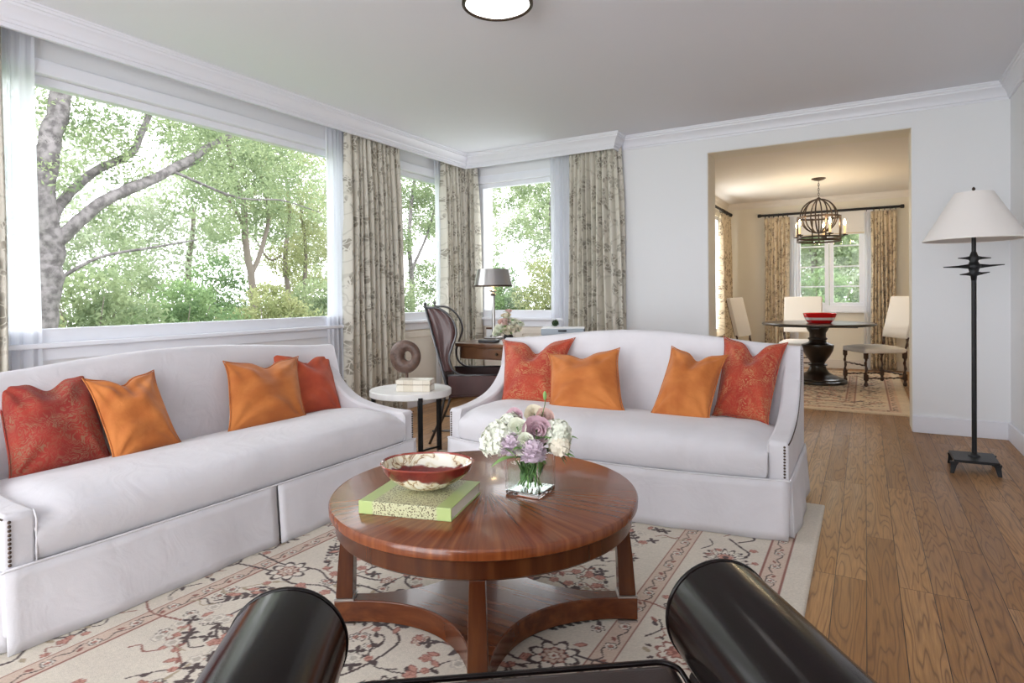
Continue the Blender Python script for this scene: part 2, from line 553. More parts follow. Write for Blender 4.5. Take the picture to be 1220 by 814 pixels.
# ------------------------------------------------------------------ mesh helpers
class MB:
    def __init__(s):
        s.v, s.f, s.uv = [], [], None

    def add(s, v, f):
        n = len(s.v)
        s.v += [tuple(p) for p in v]
        s.f += [tuple(i + n for i in q) for q in f]
        return s

    def box(s, a, b, rot=None, piv=None):
        (x0, y0, z0), (x1, y1, z1) = a, b
        v = [Vector(p) for p in ((x0, y0, z0), (x1, y0, z0), (x1, y1, z0), (x0, y1, z0), (x0, y0, z1), (x1, y0, z1), (x1, y1, z1), (x0, y1, z1))]
        if rot is not None:
            p = Vector(piv) if piv else sum(v, Vector()) / 8
            v = [rot @ (q - p) + p for q in v]
        return s.add(v, [(0, 3, 2, 1), (4, 5, 6, 7), (0, 1, 5, 4), (1, 2, 6, 5), (2, 3, 7, 6), (3, 0, 4, 7)])

    def tube(s, pts, r, n=10, cap=True, closed=False, flat=None):
        pts = [Vector(p) for p in pts]
        N = len(pts)
        rs = r if hasattr(r, '__len__') else [r] * N
        v, f = [], []
        t0 = (pts[1] - pts[0]).normalized()
        up = Vector((0, 0, 1)) if abs(t0.z) < .9 else Vector((1, 0, 0))
        side = t0.cross(up).normalized()
        for i in range(N):
            if closed:
                t = (pts[(i + 1) % N] - pts[i - 1]).normalized()
            else:
                t = (pts[min(i + 1, N - 1)] - pts[max(i - 1, 0)]).normalized()
            side = (side - t * side.dot(t))
            side = side.normalized() if side.length > 1e-6 else t.orthogonal().normalized()
            nn = t.cross(side)
            for k in range(n):
                a = 2 * PI * k / n
                ka, kb = (1, 1) if flat is None else flat
                v.append(pts[i] + (side * math.cos(a) * ka + nn * math.sin(a) * kb) * rs[i])
        for i in range(N if closed else N - 1):
            j = (i + 1) % N
            for k in range(n):
                l = (k + 1) % n
                f.append((i * n + k, i * n + l, j * n + l, j * n + k))
        if cap and not closed:
            f.append(tuple(range(n))[::-1])
            f.append(tuple((N - 1) * n + k for k in range(n)))
        return s.add(v, f)

    def lathe(s, prof, n=32, c=(0, 0, 0), fn=None, cap=True):
        v, f = [], []
        for (r, z) in prof:
            for k in range(n):
                a = 2 * PI * k / n
                q = r if fn is None else r * fn(a, z)
                v.append((c[0] + q * math.cos(a), c[1] + q * math.sin(a), c[2] + z))
        for i in range(len(prof) - 1):
            for k in range(n):
                l = (k + 1) % n
                f.append((i * n + k, i * n + l, (i + 1) * n + l, (i + 1) * n + k))
        if cap:
            f.append(tuple(range(n))[::-1])
            f.append(tuple((len(prof) - 1) * n + k for k in range(n)))
        return s.add(v, f)

    def prism(s, poly, z0, z1, M3=None):
        """poly of (a, b) extruded along c; M3 maps (a, b, c) -> xyz"""
        n = len(poly)
        v = [Vector((a, b, z0)) for a, b in poly] + [Vector((a, b, z1)) for a, b in poly]
        if M3:
            v = [Vector(M3(*p)) for p in v]
        f = [tuple(range(n))[::-1], tuple(range(n, 2 * n))] + [(k, (k + 1) % n, n + (k + 1) % n, n + k) for k in range(n)]
        return s.add(v, f)

    def ball(s, c, r, n=12, m=8, sc=(1, 1, 1)):
        prof = [(math.sin(PI * i / m), -math.cos(PI * i / m)) for i in range(m + 1)]
        v, f = [], []
        for (q, z) in prof:
            for k in range(n):
                a = 2 * PI * k / n
                v.append((c[0] + r * max(q, 1e-4) * math.cos(a) * sc[0], c[1] + r * max(q, 1e-4) * math.sin(a) * sc[1], c[2] + r * z * sc[2]))
        for i in range(m):
            for k in range(n):
                l = (k + 1) % n
                f.append((i * n + k, i * n + l, (i + 1) * n + l, (i + 1) * n + k))
        return s.add(v, f)

    def grid(s, fn, nu, nv, closed_u=False):
        v = [fn(i / (nu if closed_u else nu - 1), j / (nv - 1)) for j in range(nv) for i in range(nu)]
        f = []
        for j in range(nv - 1):
            for i in range(nu if closed_u else nu - 1):
                k = (i + 1) % nu
                f.append((j * nu + i, j * nu + k, (j + 1) * nu + k, (j + 1) * nu + i))
        return s.add(v, f)

    def build(s, name, mat, parent=None, loc=None, rotz=0, smooth=True, bevel=0, seg=2, subsurf=0, solid=0, sharp=38, recalc=True, **tags):
        me = bpy.data.meshes.new(name)
        me.from_pydata([tuple(p) for p in s.v], [], s.f)
        if recalc:
            bm = bmesh.new()
            bm.from_mesh(me)
            bmesh.ops.recalc_face_normals(bm, faces=bm.faces)
            bm.to_mesh(me)
            bm.free()
        me.materials.append(mat)
        if smooth:
            me.polygons.foreach_set('use_smooth', [True] * len(me.polygons))
            if sharp:
                me.set_sharp_from_angle(angle=math.radians(sharp))
        me.update()
        o = bpy.data.objects.new(name, me)
        COL.objects.link(o)
        if parent is not None:
            o.parent = parent
        if loc is not None:
            o.location = loc
        o.rotation_euler.z = rotz
        if solid:
            md = o.modifiers.new('solid', 'SOLIDIFY')
            md.thickness = solid
            md.offset = 0
        if bevel:
            md = o.modifiers.new('bevel', 'BEVEL')
            md.width = bevel
            md.segments = seg
            md.limit_method = 'ANGLE'
            md.angle_limit = math.radians(40)
            md.harden_normals = False
        if subsurf:
            md = o.modifiers.new('sub', 'SUBSURF')
            md.levels = md.render_levels = subsurf
        for k, val in tags.items():
            o[k] = val
        return o


def thing(name, label, cat, loc=(0, 0, 0), rotz=0, group=None):
    o = bpy.data.objects.new(name, None)
    o.empty_display_size = .1
    COL.objects.link(o)
    o.location = loc
    o.rotation_euler = (0, 0, rotz)
    o['label'] = label
    o['category'] = cat
    if group:
        o['group'] = group
    return o


def tag(o, label, cat, group=None):
    o['label'] = label
    o['category'] = cat
    if group:
        o['group'] = group
    return o


def copy_tree(o, parent=None):
    c = o.copy()
    COL.objects.link(c)
    if parent is not None:
        c.parent = parent
    for ch in list(o.children):
        copy_tree(ch, c)
    return c


def smoothstep(a, b, x):
    t = min(1, max(0, (x - a) / (b - a)))
    return t * t * (3 - 2 * t)


def interp(pts, x):
    for (a, b), (c, d) in zip(pts, pts[1:]):
        if x <= c:
            return b + (d - b) * (x - a) / (c - a)
    return pts[-1][1]


def spline(pts, n=8):
    """Catmull-Rom through points"""
    P = [Vector(p) for p in pts]
    P = [P[0] * 2 - P[1]] + P + [P[-1] * 2 - P[-2]]
    out = []
    for i in range(1, len(P) - 2):
        for k in range(n):
            t = k / n
            out.append(.5 * ((2 * P[i]) + (P[i + 1] - P[i - 1]) * t + (2 * P[i - 1] - 5 * P[i] + 4 * P[i + 1] - P[i + 2]) * t * t + (3 * P[i] - P[i - 1] - 3 * P[i + 1] + P[i + 2]) * t ** 3))
    out.append(P[-2])
    return out


# ------------------------------------------------------------------ the room
H = 2.46          # ceiling
LX = -3.66        # inner face of the window wall
RX = .864         # inner face of the right wall
BY = 5.34         # face of the wall with the opening
OX0, OX1, OZ = -1.158, .298, 2.23
RY = -2.3         # rear wall
ZS, ZT = .862, 2.165   # glass from / to


def struct(mb, name, mat, **kw):
    o = mb.build(name, mat, **kw)
    o['kind'] = 'structure'
    return o


struct(MB().box((-3.9, -2.5, -.1), (1.1, 5.62, 0)), 'floor', M['floor'], smooth=False)
struct(MB().box((-2.0, 5.62, -.1), (1.4, 9.6, 0)), 'floor', M['floor'], smooth=False)
struct(MB().box((-3.9, -2.5, H), (1.1, 5.62, H + .1)), 'ceiling', M['ceiling'], smooth=False)
DH = 2.33
struct(MB().box((-2.0, 5.62, DH), (1.4, 9.6, DH + .1)), 'ceiling', M['cream_ceil'], smooth=False)


def wall_boxes(mb, axis, c0, c1, a0, a1, z0, z1, holes):
    """wall slab c0..c1 across `axis`, running a0..a1, with rectangular holes (h0,h1,hz0,hz1)"""
    xs = sorted(set([a0, a1] + [h for q in holes for h in q[:2]]))
    for p, q in zip(xs, xs[1:]):
        mid = (p + q) / 2
        cuts = sorted([(h[2], h[3]) for h in holes if h[0] < mid < h[1]])
        z = z0
        for (b0, b1) in cuts + [(z1, z1)]:
            if b0 > z + 1e-6:
                if axis == 'x':
                    mb.box((c0, p, z), (c1, q, b0))
                else:
                    mb.box((p, c0, z), (q, c1, b0))
            z = b1
    return mb


W1 = (1.10, 3.58)
W2 = (3.92, 5.10)
W3 = (-3.49, -2.60)
struct(wall_boxes(MB(), 'x', LX - .10, LX, -2.5, 5.62, 0, H, [(W1[0], W1[1], ZS - .03, ZT + .03), (W2[0], W2[1], ZS - .03, ZT + .03)]), 'wall_left', M['wall'], smooth=False)
struct(wall_boxes(MB(), 'y', BY, BY + .28, LX, RX + .2, 0, H, [(W3[0], W3[1], ZS - .03, ZT + .03), (OX0, OX1, 0, OZ)]), 'wall_back', M['wall'], smooth=False)
struct(MB().box((RX, -2.5, 0), (RX + .2, BY, H)), 'wall_right', M['wall'], smooth=False)
struct(wall_boxes(MB(), 'y', RY - .2, RY, LX, RX, 0, H, [(-3.1, .5, .12, 2.36)]), 'wall_rear', M['wall'], smooth=False)  # opening added in the unseen rear wall to let daylight in
# dining room
DX0, DX1, DY = -1.76, 1.2, 9.35
struct(wall_boxes(MB(), 'x', DX0 - .2, DX0, 5.62, DY + .2, 0, DH, [(7.7, 8.9, .5, 2.1)]), 'wall_dining_left', M['cream'], smooth=False)
struct(wall_boxes(MB(), 'y', DY, DY + .2, DX0, DX1, 0, DH, [(-.87, .02, .80, 2.06)]), 'wall_dining_back', M['cream'], smooth=False)
struct(MB().box((DX1, 5.62, 0), (DX1 + .2, DY + .2, DH)), 'wall_dining_right', M['cream'], smooth=False)
struct(MB().box((DX0, 5.62, 0), (OX0, 5.63, DH)).box((OX1, 5.62, 0), (DX1, 5.63, DH)).box((OX0, 5.62, OZ), (OX1, 5.63, DH)), 'wall_dining_front', M['cream'], smooth=False)
# cream painted reveals of the opening
struct(MB().box((OX0, BY + .012, 0), (OX0 + .004, BY + .285, OZ)).box((OX1 - .004, BY + .012, 0), (OX1, BY + .285, OZ)).box((OX0, BY + .012, OZ - .004), (OX1, BY + .285, OZ)), 'trim_1', M['cream'], smooth=False)

# baseboards
BH = .122


def base(name, a, b, mat=None):
    o = MB().box(a, b).build(name, mat or M['trim'], bevel=.004, smooth=False)
    o['kind'] = 'structure'


base('baseboard_back', (-1.92, BY - .018, 0), (OX0 - .0, BY, BH))
base('baseboard_back', (OX1, BY - .018, 0), (RX, BY, BH))
base('baseboard_back', (LX, BY - .018, 0), (-1.92, BY, BH))
base('baseboard_opening', (OX1 - .002, BY, 0), (OX1 + .016, BY + .28, BH))
base('baseboard_right', (RX - .018, RY, 0), (RX, BY - .018, BH))
base('baseboard_left', (LX, RY, 0), (LX + .018, BY - .018, BH))
base('baseboard_dining_back', (DX0, DY - .018, 0), (DX1, DY, BH), M['panel'])
base('baseboard_dining_left', (DX0, 5.63, 0), (DX0 + .018, DY - .018, BH), M['panel'])
base('baseboard_dining_right', (DX1 - .018, 5.63, 0), (DX1, DY - .018, BH), M['panel'])

# crown moulding profiles: (out from wall, down from ceiling)
CR = [(0, -.118), (.010, -.118), (.012, -.104), (.018, -.098), (.020, -.086), (.026, -.070), (.038, -.052), (.052, -.040), (.054, -.028), (.062, -.024), (.064, -.012), (.070, -.008), (.070, 0), (0, 0)]


def crown(name, p0, p1, nrm, z=H, mit0=0, mit1=0, k=1.0, mat=None):
    """profile swept from p0 to p1; mit = how far the profile's far edge runs on past each end, per unit of its projection"""
    mb = MB()
    d = Vector((p1[0] - p0[0], p1[1] - p0[1], 0)).normalized()
    n = Vector((*nrm, 0))
    v = []
    for (o, dz) in CR:
        o, dz = o * k, dz * k
        v.append(Vector((*p0, z + dz)) + n * o - d * o * mit0)
    for (o, dz) in CR:
        o, dz = o * k, dz * k
        v.append(Vector((*p1, z + dz)) + n * o + d * o * mit1)
    m = len(CR)
    f = [tuple(range(m)), tuple(range(m, 2 * m))] + [(i, (i + 1) % m, m + (i + 1) % m, m + i) for i in range(m)]
    mb.add(v, f)
    return struct(mb, name, mat or M['trim'], smooth=True, sharp=25)


PX, PY, PE = -3.50, 5.14, -1.92     # pelmet faces and its end
ZP = 2.325
struct(MB().box((PX - .02, RY, ZP), (PX, PY + .02, H)), 'trim_2', M['trim'], smooth=False)
struct(MB().box((PX, PY, ZP), (PE, PY + .02, H)), 'trim_3', M['trim'], smooth=False)
struct(MB().box((PE - .02, PY + .02, ZP), (PE, BY, H)), 'trim_4', M['trim'], smooth=False)
crown('trim_5', (PX, RY), (PX, PY), (1, 0), mit1=-1, mit0=-1, k=.95)
crown('trim_6', (PX, PY), (PE, PY), (0, -1), mit0=-1, mit1=1, k=.95)
crown('trim_7', (PE, PY), (PE, BY), (1, 0), mit0=1, mit1=-1, k=.95)
crown('trim_8', (PE, BY), (RX, BY), (0, -1), mit0=-1, mit1=-1)
crown('trim_9', (RX, BY), (RX, RY), (-1, 0), mit0=-1, mit1=-1)
crown('trim_10', (DX0, DY), (DX1, DY), (0, -1), z=DH, mit0=-1, mit1=-1, k=.7, mat=M['cream_ceil'])
crown('trim_11', (DX0, 5.63), (DX0, DY), (1, 0), z=DH, mit0=-1, mit1=-1, k=.7, mat=M['cream_ceil'])


# ------------------------------------------------------------------ windows
def frame_ring(mb, a0, a1, z0, z1, w, c0, c1, axis):
    def bx(p0, p1, q0, q1):
        if axis == 'x':
            mb.box((c0, p0, q0), (c1, p1, q1))
        else:
            mb.box((p0, c0, q0), (p1, c1, q1))
    bx(a0, a1, z1 - w, z1)
    bx(a0, a1, z0, z0 + w)
    bx(a0, a0 + w, z0 + w, z1 - w)
    bx(a1 - w, a1, z0 + w, z1 - w)
    return mb


def window(n, axis, face, sgn, a0, a1, z0=ZS - .03, z1=ZT + .03):
    """face = room face of the wall; sgn = direction towards outside"""
    root = bpy.data.objects.new('window_%d' % n, None)
    COL.objects.link(root)
    root['kind'] = 'structure'
    c0, c1 = sorted((face + sgn * .03, face + sgn * .09))
    frame_ring(MB(), a0, a1, z0, z1, .045, c0, c1, axis).build('window_frame', M['winframe'], root, bevel=.004, smooth=False)
    g0 = face + sgn * .06
    mb = MB()
    if axis == 'x':
        mb.box((g0 - .003, a0 + .04, z0 + .04), (g0 + .003, a1 - .04, z1 - .04))
    else:
        mb.box((a0 + .04, g0 - .003, z0 + .04), (a1 - .04, g0 + .003, z1 - .04))
    mb.build('glass_pane', M['pane'], root, smooth=False)
    # casing on the room side
    w = .075
    k0, k1 = sorted((face - sgn * .018, face))
    mb = frame_ring(MB(), a0 - w, a1 + w, z0 - .02, z1 + w, w, k0, k1, axis)
    mb.build('window_casing', M['winframe'], root, bevel=.005, smooth=False)
    s0, s1 = sorted((face - sgn * .055, face + sgn * .03))
    mb = MB()
    if axis == 'x':
        mb.box((s0, a0 - w - .02, z0 - .045), (s1, a1 + w + .02, z0 - .018))
        mb.box((k0, a0 - w, z0 - .11), (k1, a1 + w, z0 - .045))
    else:
        mb.box((a0 - w - .02, s0, z0 - .045), (a1 + w + .02, s1, z0 - .018))
        mb.box((a0 - w, k0, z0 - .11), (a1 + w, k1, z0 - .045))
    mb.build('window_sill', M['winframe'], root, bevel=.006, smooth=False)
    return root


window(1, 'x', LX, -1, *W1)
window(2, 'x', LX, -1, *W2)
window(3, 'y', BY, 1, *W3)
root = bpy.data.objects.new('window_6', None)  # unseen rear glazing, added to admit light and put mullions in reflections
COL.objects.link(root)
root['kind'] = 'structure'
mb = frame_ring(MB(), -3.1, .5, .12, 2.36, .06, RY - .05, RY, 'y')
for x in (-2.2, -1.3, -.4):
    mb.box((x - .04, RY - .05, .18), (x + .04, RY, 2.30))
mb.build('window_frame', M['winframe'], root, smooth=False)
MB().box((-3.05, RY - .028, .17), (.45, RY - .022, 2.31)).build('glass_pane', M['pane'], root, smooth=False)
# panelling under the corner windows, warm light tinted into its colour
mb = MB()
for (p, q) in ((3.62, 4.28), (4.32, 5.10)):
    frame_ring(mb, p, q, .16, .70, .05, LX, LX + .012, 'x')
struct(mb, 'trim_12', M['panel'], bevel=.003, smooth=False)
struct(MB().box((LX, 3.58, BH), (LX + .004, BY, .72)), 'wall_panel', M['panel'], smooth=False)
mb = MB()
for (p, q) in ((-3.6, -3.06), (-3.02, -2.48), (-2.44, -1.95)):
    frame_ring(mb, p, q, .16, .70, .05, BY - .012, BY, 'y')
struct(mb, 'trim_13', M['panel'], bevel=.003, smooth=False)
struct(MB().box((LX, BY - .004, BH), (-1.93, BY, .72)), 'wall_panel', M['panel'], smooth=False)
struct(MB().box((LX, 1.0, .60), (LX + .012, 3.62, .64)), 'trim_14', M['trim'], smooth=False)

# dining window: pair of casements with two bars each
root = bpy.data.objects.new('window_4', None)
COL.objects.link(root)
root['kind'] = 'structure'
wx0, wx1, wz0, wz1 = -.87, .02, .80, 2.06
frame_ring(MB(), wx0, wx1, wz0, wz1, .04, DY + .01, DY + .09, 'y').build('window_frame', M['winframe'], root, bevel=.004, smooth=False)
mid = (-.82 + -.03) / 2
for (a, b) in ((wx0 + .04, mid - .004), (mid + .004, wx1 - .04)):
    mb = frame_ring(MB(), a, b, wz0 + .04, wz1 - .04, .05, DY + .02, DY + .07, 'y')
    for z in (1.11, 1.38, 1.66):
        mb.box((a + .05, DY + .035, z - .009), (b - .05, DY + .055, z + .009))
    mb.build('sash', M['winframe'], root, bevel=.003, smooth=False)
    MB().box((a + .05, DY + .043, wz0 + .08), (b - .05, DY + .047, wz1 - .08)).build('glass_pane', M['pane'], root, smooth=False)
frame_ring(MB(), wx0 - .07, wx1 + .07, wz0 - .02, wz1 + .07, .07, DY - .018, DY, 'y').build('window_casing', M['winframe'], root, bevel=.004, smooth=False)
MB().box((wx0 - .1, DY - .05, wz0 - .045), (wx1 + .1, DY + .01, wz0 - .02)).build('window_sill', M['winframe'], root, bevel=.004, smooth=False)
# dining side window (behind the curtain at the left)
root = bpy.data.objects.new('window_5', None)
COL.objects.link(root)
root['kind'] = 'structure'
frame_ring(MB(), 7.7, 8.9, .5, 2.1, .05, DX0 - .09, DX0 - .02, 'x').build('window_frame', M['winframe'], root, bevel=.004, smooth=False)
MB().box((DX0 - .058, 7.74, .54), (DX0 - .052, 8.86, 2.06)).build('glass_pane', M['pane'], root, smooth=False)

# ------------------------------------------------------------------ rugs (knotted pattern as a colour attribute on the pile mesh)
RC = {'cream': (.60, .54, .45), 'cream2': (.66, .60, .51), 'band': (.55, .42, .33), 'brown': (.055, .030, .028), 'rust': (.24, .085, .062),
      'pink': (.46, .22, .165), 'grey': (.42, .37, .31), 'olive': (.34, .27, .18)}


class RugCanvas:
    def __init__(s, w, h, res):
        s.res = res
        s.nx, s.ny = int(round(w / res)) + 1, int(round(h / res)) + 1
        s.a = np.zeros((s.ny, s.nx, 3), np.float32)
        s.a[:] = RC['cream']
        s.w, s.h = w, h

    def rect(s, x0, y0, x1, y1, c):
        r = s.res
        s.a[max(0, int(y0 / r)):int(y1 / r) + 1, max(0, int(x0 / r)):int(x1 / r) + 1] = RC[c]

    def frame(s, d, w, c):
        s.rect(d, d, s.w - d, d + w, c)
        s.rect(d, s.h - d - w, s.w - d, s.h - d, c)
        s.rect(d, d, d + w, s.h - d, c)
        s.rect(s.w - d - w, d, s.w - d, s.h - d, c)

    def blob(s, x, y, rad, fn, c):
        """paint c where fn(dx, dy) is true within rad of (x, y)"""
        r = s.res
        i0, i1 = max(0, int((x - rad) / r)), min(s.nx, int((x + rad) / r) + 2)
        j0, j1 = max(0, int((y - rad) / r)), min(s.ny, int((y + rad) / r) + 2)
        if i0 >= i1 or j0 >= j1:
            return
        X, Y = np.meshgrid(np.arange(i0, i1) * r - x, np.arange(j0, j1) * r - y)
        m = fn(X, Y)
        s.a[j0:j1, i0:i1][m] = RC[c]

    def disc(s, x, y, rad, c):
        s.blob(x, y, rad, lambda X, Y: X * X + Y * Y < rad * rad, c)

    def line(s, pts, w, c):
        for (a, b) in zip(pts, pts[1:]):
            L = math.hypot(b[0] - a[0], b[1] - a[1])
            n = max(1, int(L / (s.res * .8)))
            for k in range(n + 1):
                t = k / n
                s.disc(a[0] + (b[0] - a[0]) * t, a[1] + (b[1] - a[1]) * t, w, c)

    def curve(s, pts, w, c):
        s.line([(p.x, p.y) for p in spline([(p[0], p[1], 0) for p in pts], 10)], w, c)

    def rosette(s, x, y, R, n, c1, c2, c3=None, ph=0, depth=.25):
        def lobes(k):
            def f(X, Y):
                a = np.arctan2(Y, X) + ph
                return np.hypot(X, Y) < k * R * (1 - depth + depth * np.abs(np.cos(a * n / 2)))
            return f
        s.blob(x, y, R, lobes(1), c1)
        s.blob(x, y, R, lobes(.82), c2)
        s.blob(x, y, R, lobes(.50), c1)
        s.blob(x, y, R, lobes(.38), c3 or c2)
        s.disc(x, y, R * .14, c1)

    def leaf(s, x, y, L, W, ang, c, c2=None):
        ca, sa = math.cos(ang), math.sin(ang)

        def f(X, Y):
            u = (X * ca + Y * sa) / L
            v = (-X * sa + Y * ca) / W
            return (u > 0) & (u < 1) & (np.abs(v) < np.sin(np.clip(u, 0, 1) * PI) ** .8)
        s.blob(x, y, L, f, c)
        if c2:
            s.blob(x, y, L, lambda X, Y: f((X - .12 * L * ca) / .72, (Y - .12 * L * sa) / .72), c2)

    def frond(s, x, y, L, ang, c):
        ca, sa = math.cos(ang), math.sin(ang)
        s.line([(x, y), (x + L * ca, y + L * sa)], .004, c)
        n = int(L / .028)
        for k in range(1, n):
            t = k * .028
            for sg in (-1, 1):
                s.leaf(x + t * ca, y + t * sa, .036, .009, ang + sg * .75, c)


def paint_rug(w, h, res, seed, palette_warm=False):
    R = RugCanvas(w, h, res)
    rn = random.Random(seed)
    # plain outer edge, narrow guard, main border, guard, field
    R.frame(.085, .004, 'rust')
    R.frame(.091, .068, 'band')
    R.frame(.159, .004, 'rust')
    R.frame(.437, .004, 'rust')
    R.frame(.441, .060, 'band')
    R.frame(.501, .004, 'rust')

    def along(d, step, fn):
        """walk round the rug at distance d from the edge; fn(x, y, tangent angle, index)"""
        L = w - 2 * d
        n = max(2, int(round(L / step)))
        for k in range(n):
            t = d + (k + .5) * L / n
            fn(t, d, 0, k)
            fn(w - t, h - d, PI, k)
        L = h - 2 * d
        n = max(2, int(round(L / step)))
        for k in range(n):
            t = d + (k + .5) * L / n
            fn(w - d, t, PI / 2, k)
            fn(d, h - t, -PI / 2, k)

    def guard(x, y, a, k):
        ca, sa = math.cos(a), math.sin(a)
        s_ = 1 if k % 2 else -1
        R.curve([(x - .06 * ca, y - .06 * sa), (x - .02 * ca - .016 * sa * s_, y - .02 * sa + .016 * ca * s_), (x + .02 * ca + .016 * sa * s_, y + .02 * sa - .016 * ca * s_), (x + .06 * ca, y + .06 * sa)], .0028, 'brown')
        R.rosette(x, y, .020, 5, 'brown', 'cream2', 'pink')
        R.leaf(x + .03 * ca, y + .03 * sa, .025, .007, a + .5 * s_, 'rust')
    along(.125, .13, guard)
    along(.471, .12, guard)

    def border(x, y, a, k):
        ca, sa = math.cos(a), math.sin(a)

        def P(u, v):
            return (x + u * ca - v * sa, y + u * sa + v * ca)
        s_ = 1 if k % 2 else -1
        R.curve([P(-.19, -.02 * s_), P(-.13, -.07 * s_), P(-.06, -.03 * s_), P(0, .04 * s_), P(.07, .075 * s_), P(.13, .03 * s_), P(.19, -.02 * s_)], .0050, 'brown')
        R.curve([P(-.10, .09 * s_), P(-.06, .05 * s_), P(-.10, .02 * s_), P(-.15, .045 * s_)], .0036, 'rust')
        R.curve([P(.04, -.10 * s_), P(.10, -.07 * s_), P(.15, -.09 * s_)], .0036, 'brown')
        if k % 3 == 0:
            R.rosette(*P(0, 0), .085, 14, 'brown', 'cream2', 'pink', depth=.5)
        elif k % 3 == 1:
            R.rosette(*P(0, 0), .060, 8, 'rust', 'cream2', 'pink', depth=.3)
            for q in range(8):
                R.leaf(*P(.066 * math.cos(q * PI / 4), .066 * math.sin(q * PI / 4)), .022, .006, a + q * PI / 4, 'brown')
        else:
            R.rosette(*P(0, .01 * s_), .055, 6, 'brown', 'band', 'cream2', depth=.35)
        for q in range(4):
            u, v = rn.uniform(-.15, .15), rn.uniform(-.09, .09)
            R.curve([P(u, v), P(u + .03, v + .02 * s_), P(u + .06, v - .005), P(u + .08, v + .03 * s_)], .0026, rn.choice(['brown', 'rust']))
            R.rosette(*P(u + .08, v + .03 * s_), .014, 5, 'rust', 'pink')
        for q in range(9):
            u, v = rn.uniform(-.17, .17), rn.uniform(-.10, .10)
            R.leaf(*P(u, v), .034, .008, a + rn.uniform(-3, 3), rn.choice(['brown', 'rust', 'olive', 'grey']))
        R.rosette(*P(.11, .085 * s_), .018, 5, 'rust', 'pink')
    along(.300, .36, border)
    # field: mirrored scrolling vines round a centre, drawn for one quarter and reflected
    F = .53
    fx, fy = w / 2, h / 2
    hx, hy = w / 2 - F, h / 2 - F

    def four(fn):
        for sx in (-1, 1):
            for sy in (-1, 1):
                fn(lambda u, v: (fx + sx * u, fy + sy * v), sx, sy)

    def quarter(P, sx, sy):
        def ang(a):
            return math.atan2(math.sin(a) * sy, math.cos(a) * sx)
        # main spirals
        for (cu, cv, r, st, turns, c) in ((.30, .30, .22, -2.2, 1.25, 'brown'), (.62, .62, .20, .6, 1.2, 'rust'), (.25, .86, .21, 2.0, 1.2, 'brown'), (.72, .15, .16, 3.1, 1.2, 'rust'), (.66, 1.10, .19, -1.0, 1.2, 'brown'), (.20, 1.36, .17, .4, 1.2, 'rust')):
            if cu > hx or cv > hy:
                continue
            pts = []
            for k in range(24):
                t = k / 23
                q = r * (1 - .62 * t)
                a = st + turns * 2 * PI * t * .62
                pts.append(P(cu + q * math.cos(a), cv + q * math.sin(a)))
            R.line(pts, .0045, c)
            for k in (3, 8, 13, 18):
                x, y = pts[k]
                R.leaf(x, y, .05, .011, rn.uniform(-3, 3), c, None)
            for k in (5, 11, 16):
                R.rosette(*pts[k], .020, 5, 'rust', 'pink')
            R.rosette(*pts[-1], .048, 8, 'brown', 'cream2', 'pink', depth=.4)
            R.rosette(*pts[0], .030, 6, 'rust', 'band', 'cream2', depth=.35)
        # thin wandering tendrils over the whole field, each with blossoms and leaf pairs
        for k in range(26):
            u, v = rn.uniform(.03, hx - .05), rn.uniform(.03, hy - .05)
            a = rn.uniform(0, 2 * PI)
            cv_ = rn.uniform(-9, 9)
            pts = []
            for q in range(16):
                pts.append((u, v))
                u += .016 * math.cos(a)
                v += .016 * math.sin(a)
                a += cv_ * .016 * 3 * (1 if q < 9 else -1.2)
                u, v = min(max(u, .01), hx - .01), min(max(v, .01), hy - .01)
            c = ('brown', 'rust', 'brown', 'olive')[k % 4]
            R.line([P(*p) for p in pts], .0030, c)
            for q in (4, 8, 12):
                R.leaf(*P(*pts[q]), .034, .008, rn.uniform(-3, 3), c)
            R.rosette(*P(*pts[-1]), .024, 6, 'brown', 'cream2', 'pink', depth=.4)
            R.rosette(*P(*pts[7]), .015, 5, 'rust', 'pink')
        R.frond(*P(.45, .10), .22, ang(.9), 'brown')
        R.frond(*P(.10, .58), .24, ang(.55), 'brown')
        R.frond(*P(.50, .88), .20, ang(2.2), 'brown')
        R.curve([P(0, .1), P(.12, .16), P(.10, .34), P(.02, .42), P(.10, .56), P(.02, .70)], .0045, 'brown')
        R.curve([P(.05, .02), P(.2, .05), P(.34, .02), P(.46, .06), P(.60, .03), P(.78, .05)], .0045, 'brown')
        R.curve([P(.46, .44), P(.54, .40), P(.70, .42), P(.84, .36)], .004, 'rust')
        R.curve([P(.05, 1.06), P(.22, 1.12), P(.40, 1.06), P(.55, 1.30), P(.80, 1.34)], .004, 'brown')
        for k in range(120):
            u, v = rn.uniform(.04, hx - .03), rn.uniform(.04, hy - .03)
            z = k % 5
            if z == 0:
                R.rosette(*P(u, v), .021, 5, 'rust', 'pink')
            elif z == 1:
                for q in range(4):
                    R.leaf(*P(u, v), .030, .008, q * PI / 2 + .6, 'brown')
            elif z == 2:
                R.curve([P(u, v), P(u + .03, v + .025), P(u + .07, v + .01), P(u + .09, v + .035)], .0032, rn.choice(['brown', 'rust', 'olive']))
            elif z == 3:
                R.leaf(*P(u, v), .045, .011, rn.uniform(-3, 3), 'rust', 'pink')
            else:
                R.rosette(*P(u, v), .026, 6, 'grey', 'cream2', 'grey', depth=.3)
    four(quarter)
    for (u, v, q) in ((0, 0, .13), (0, .52, .075), (0, -.52, .075), (.55, 0, .08), (-.55, 0, .08), (0, 1.1, .09), (0, -1.1, .09)):
        if abs(v) < hy:
            R.rosette(fx + u, fy + v, q, 8, 'brown', 'cream2', 'pink', depth=.35)
            R.rosette(fx + u, fy + v, q * .55, 8, 'rust', 'band', 'cream2', ph=.4, depth=.4)
    # abrash and knot speckle belong to the wool
    g = np.random.default_rng(seed)
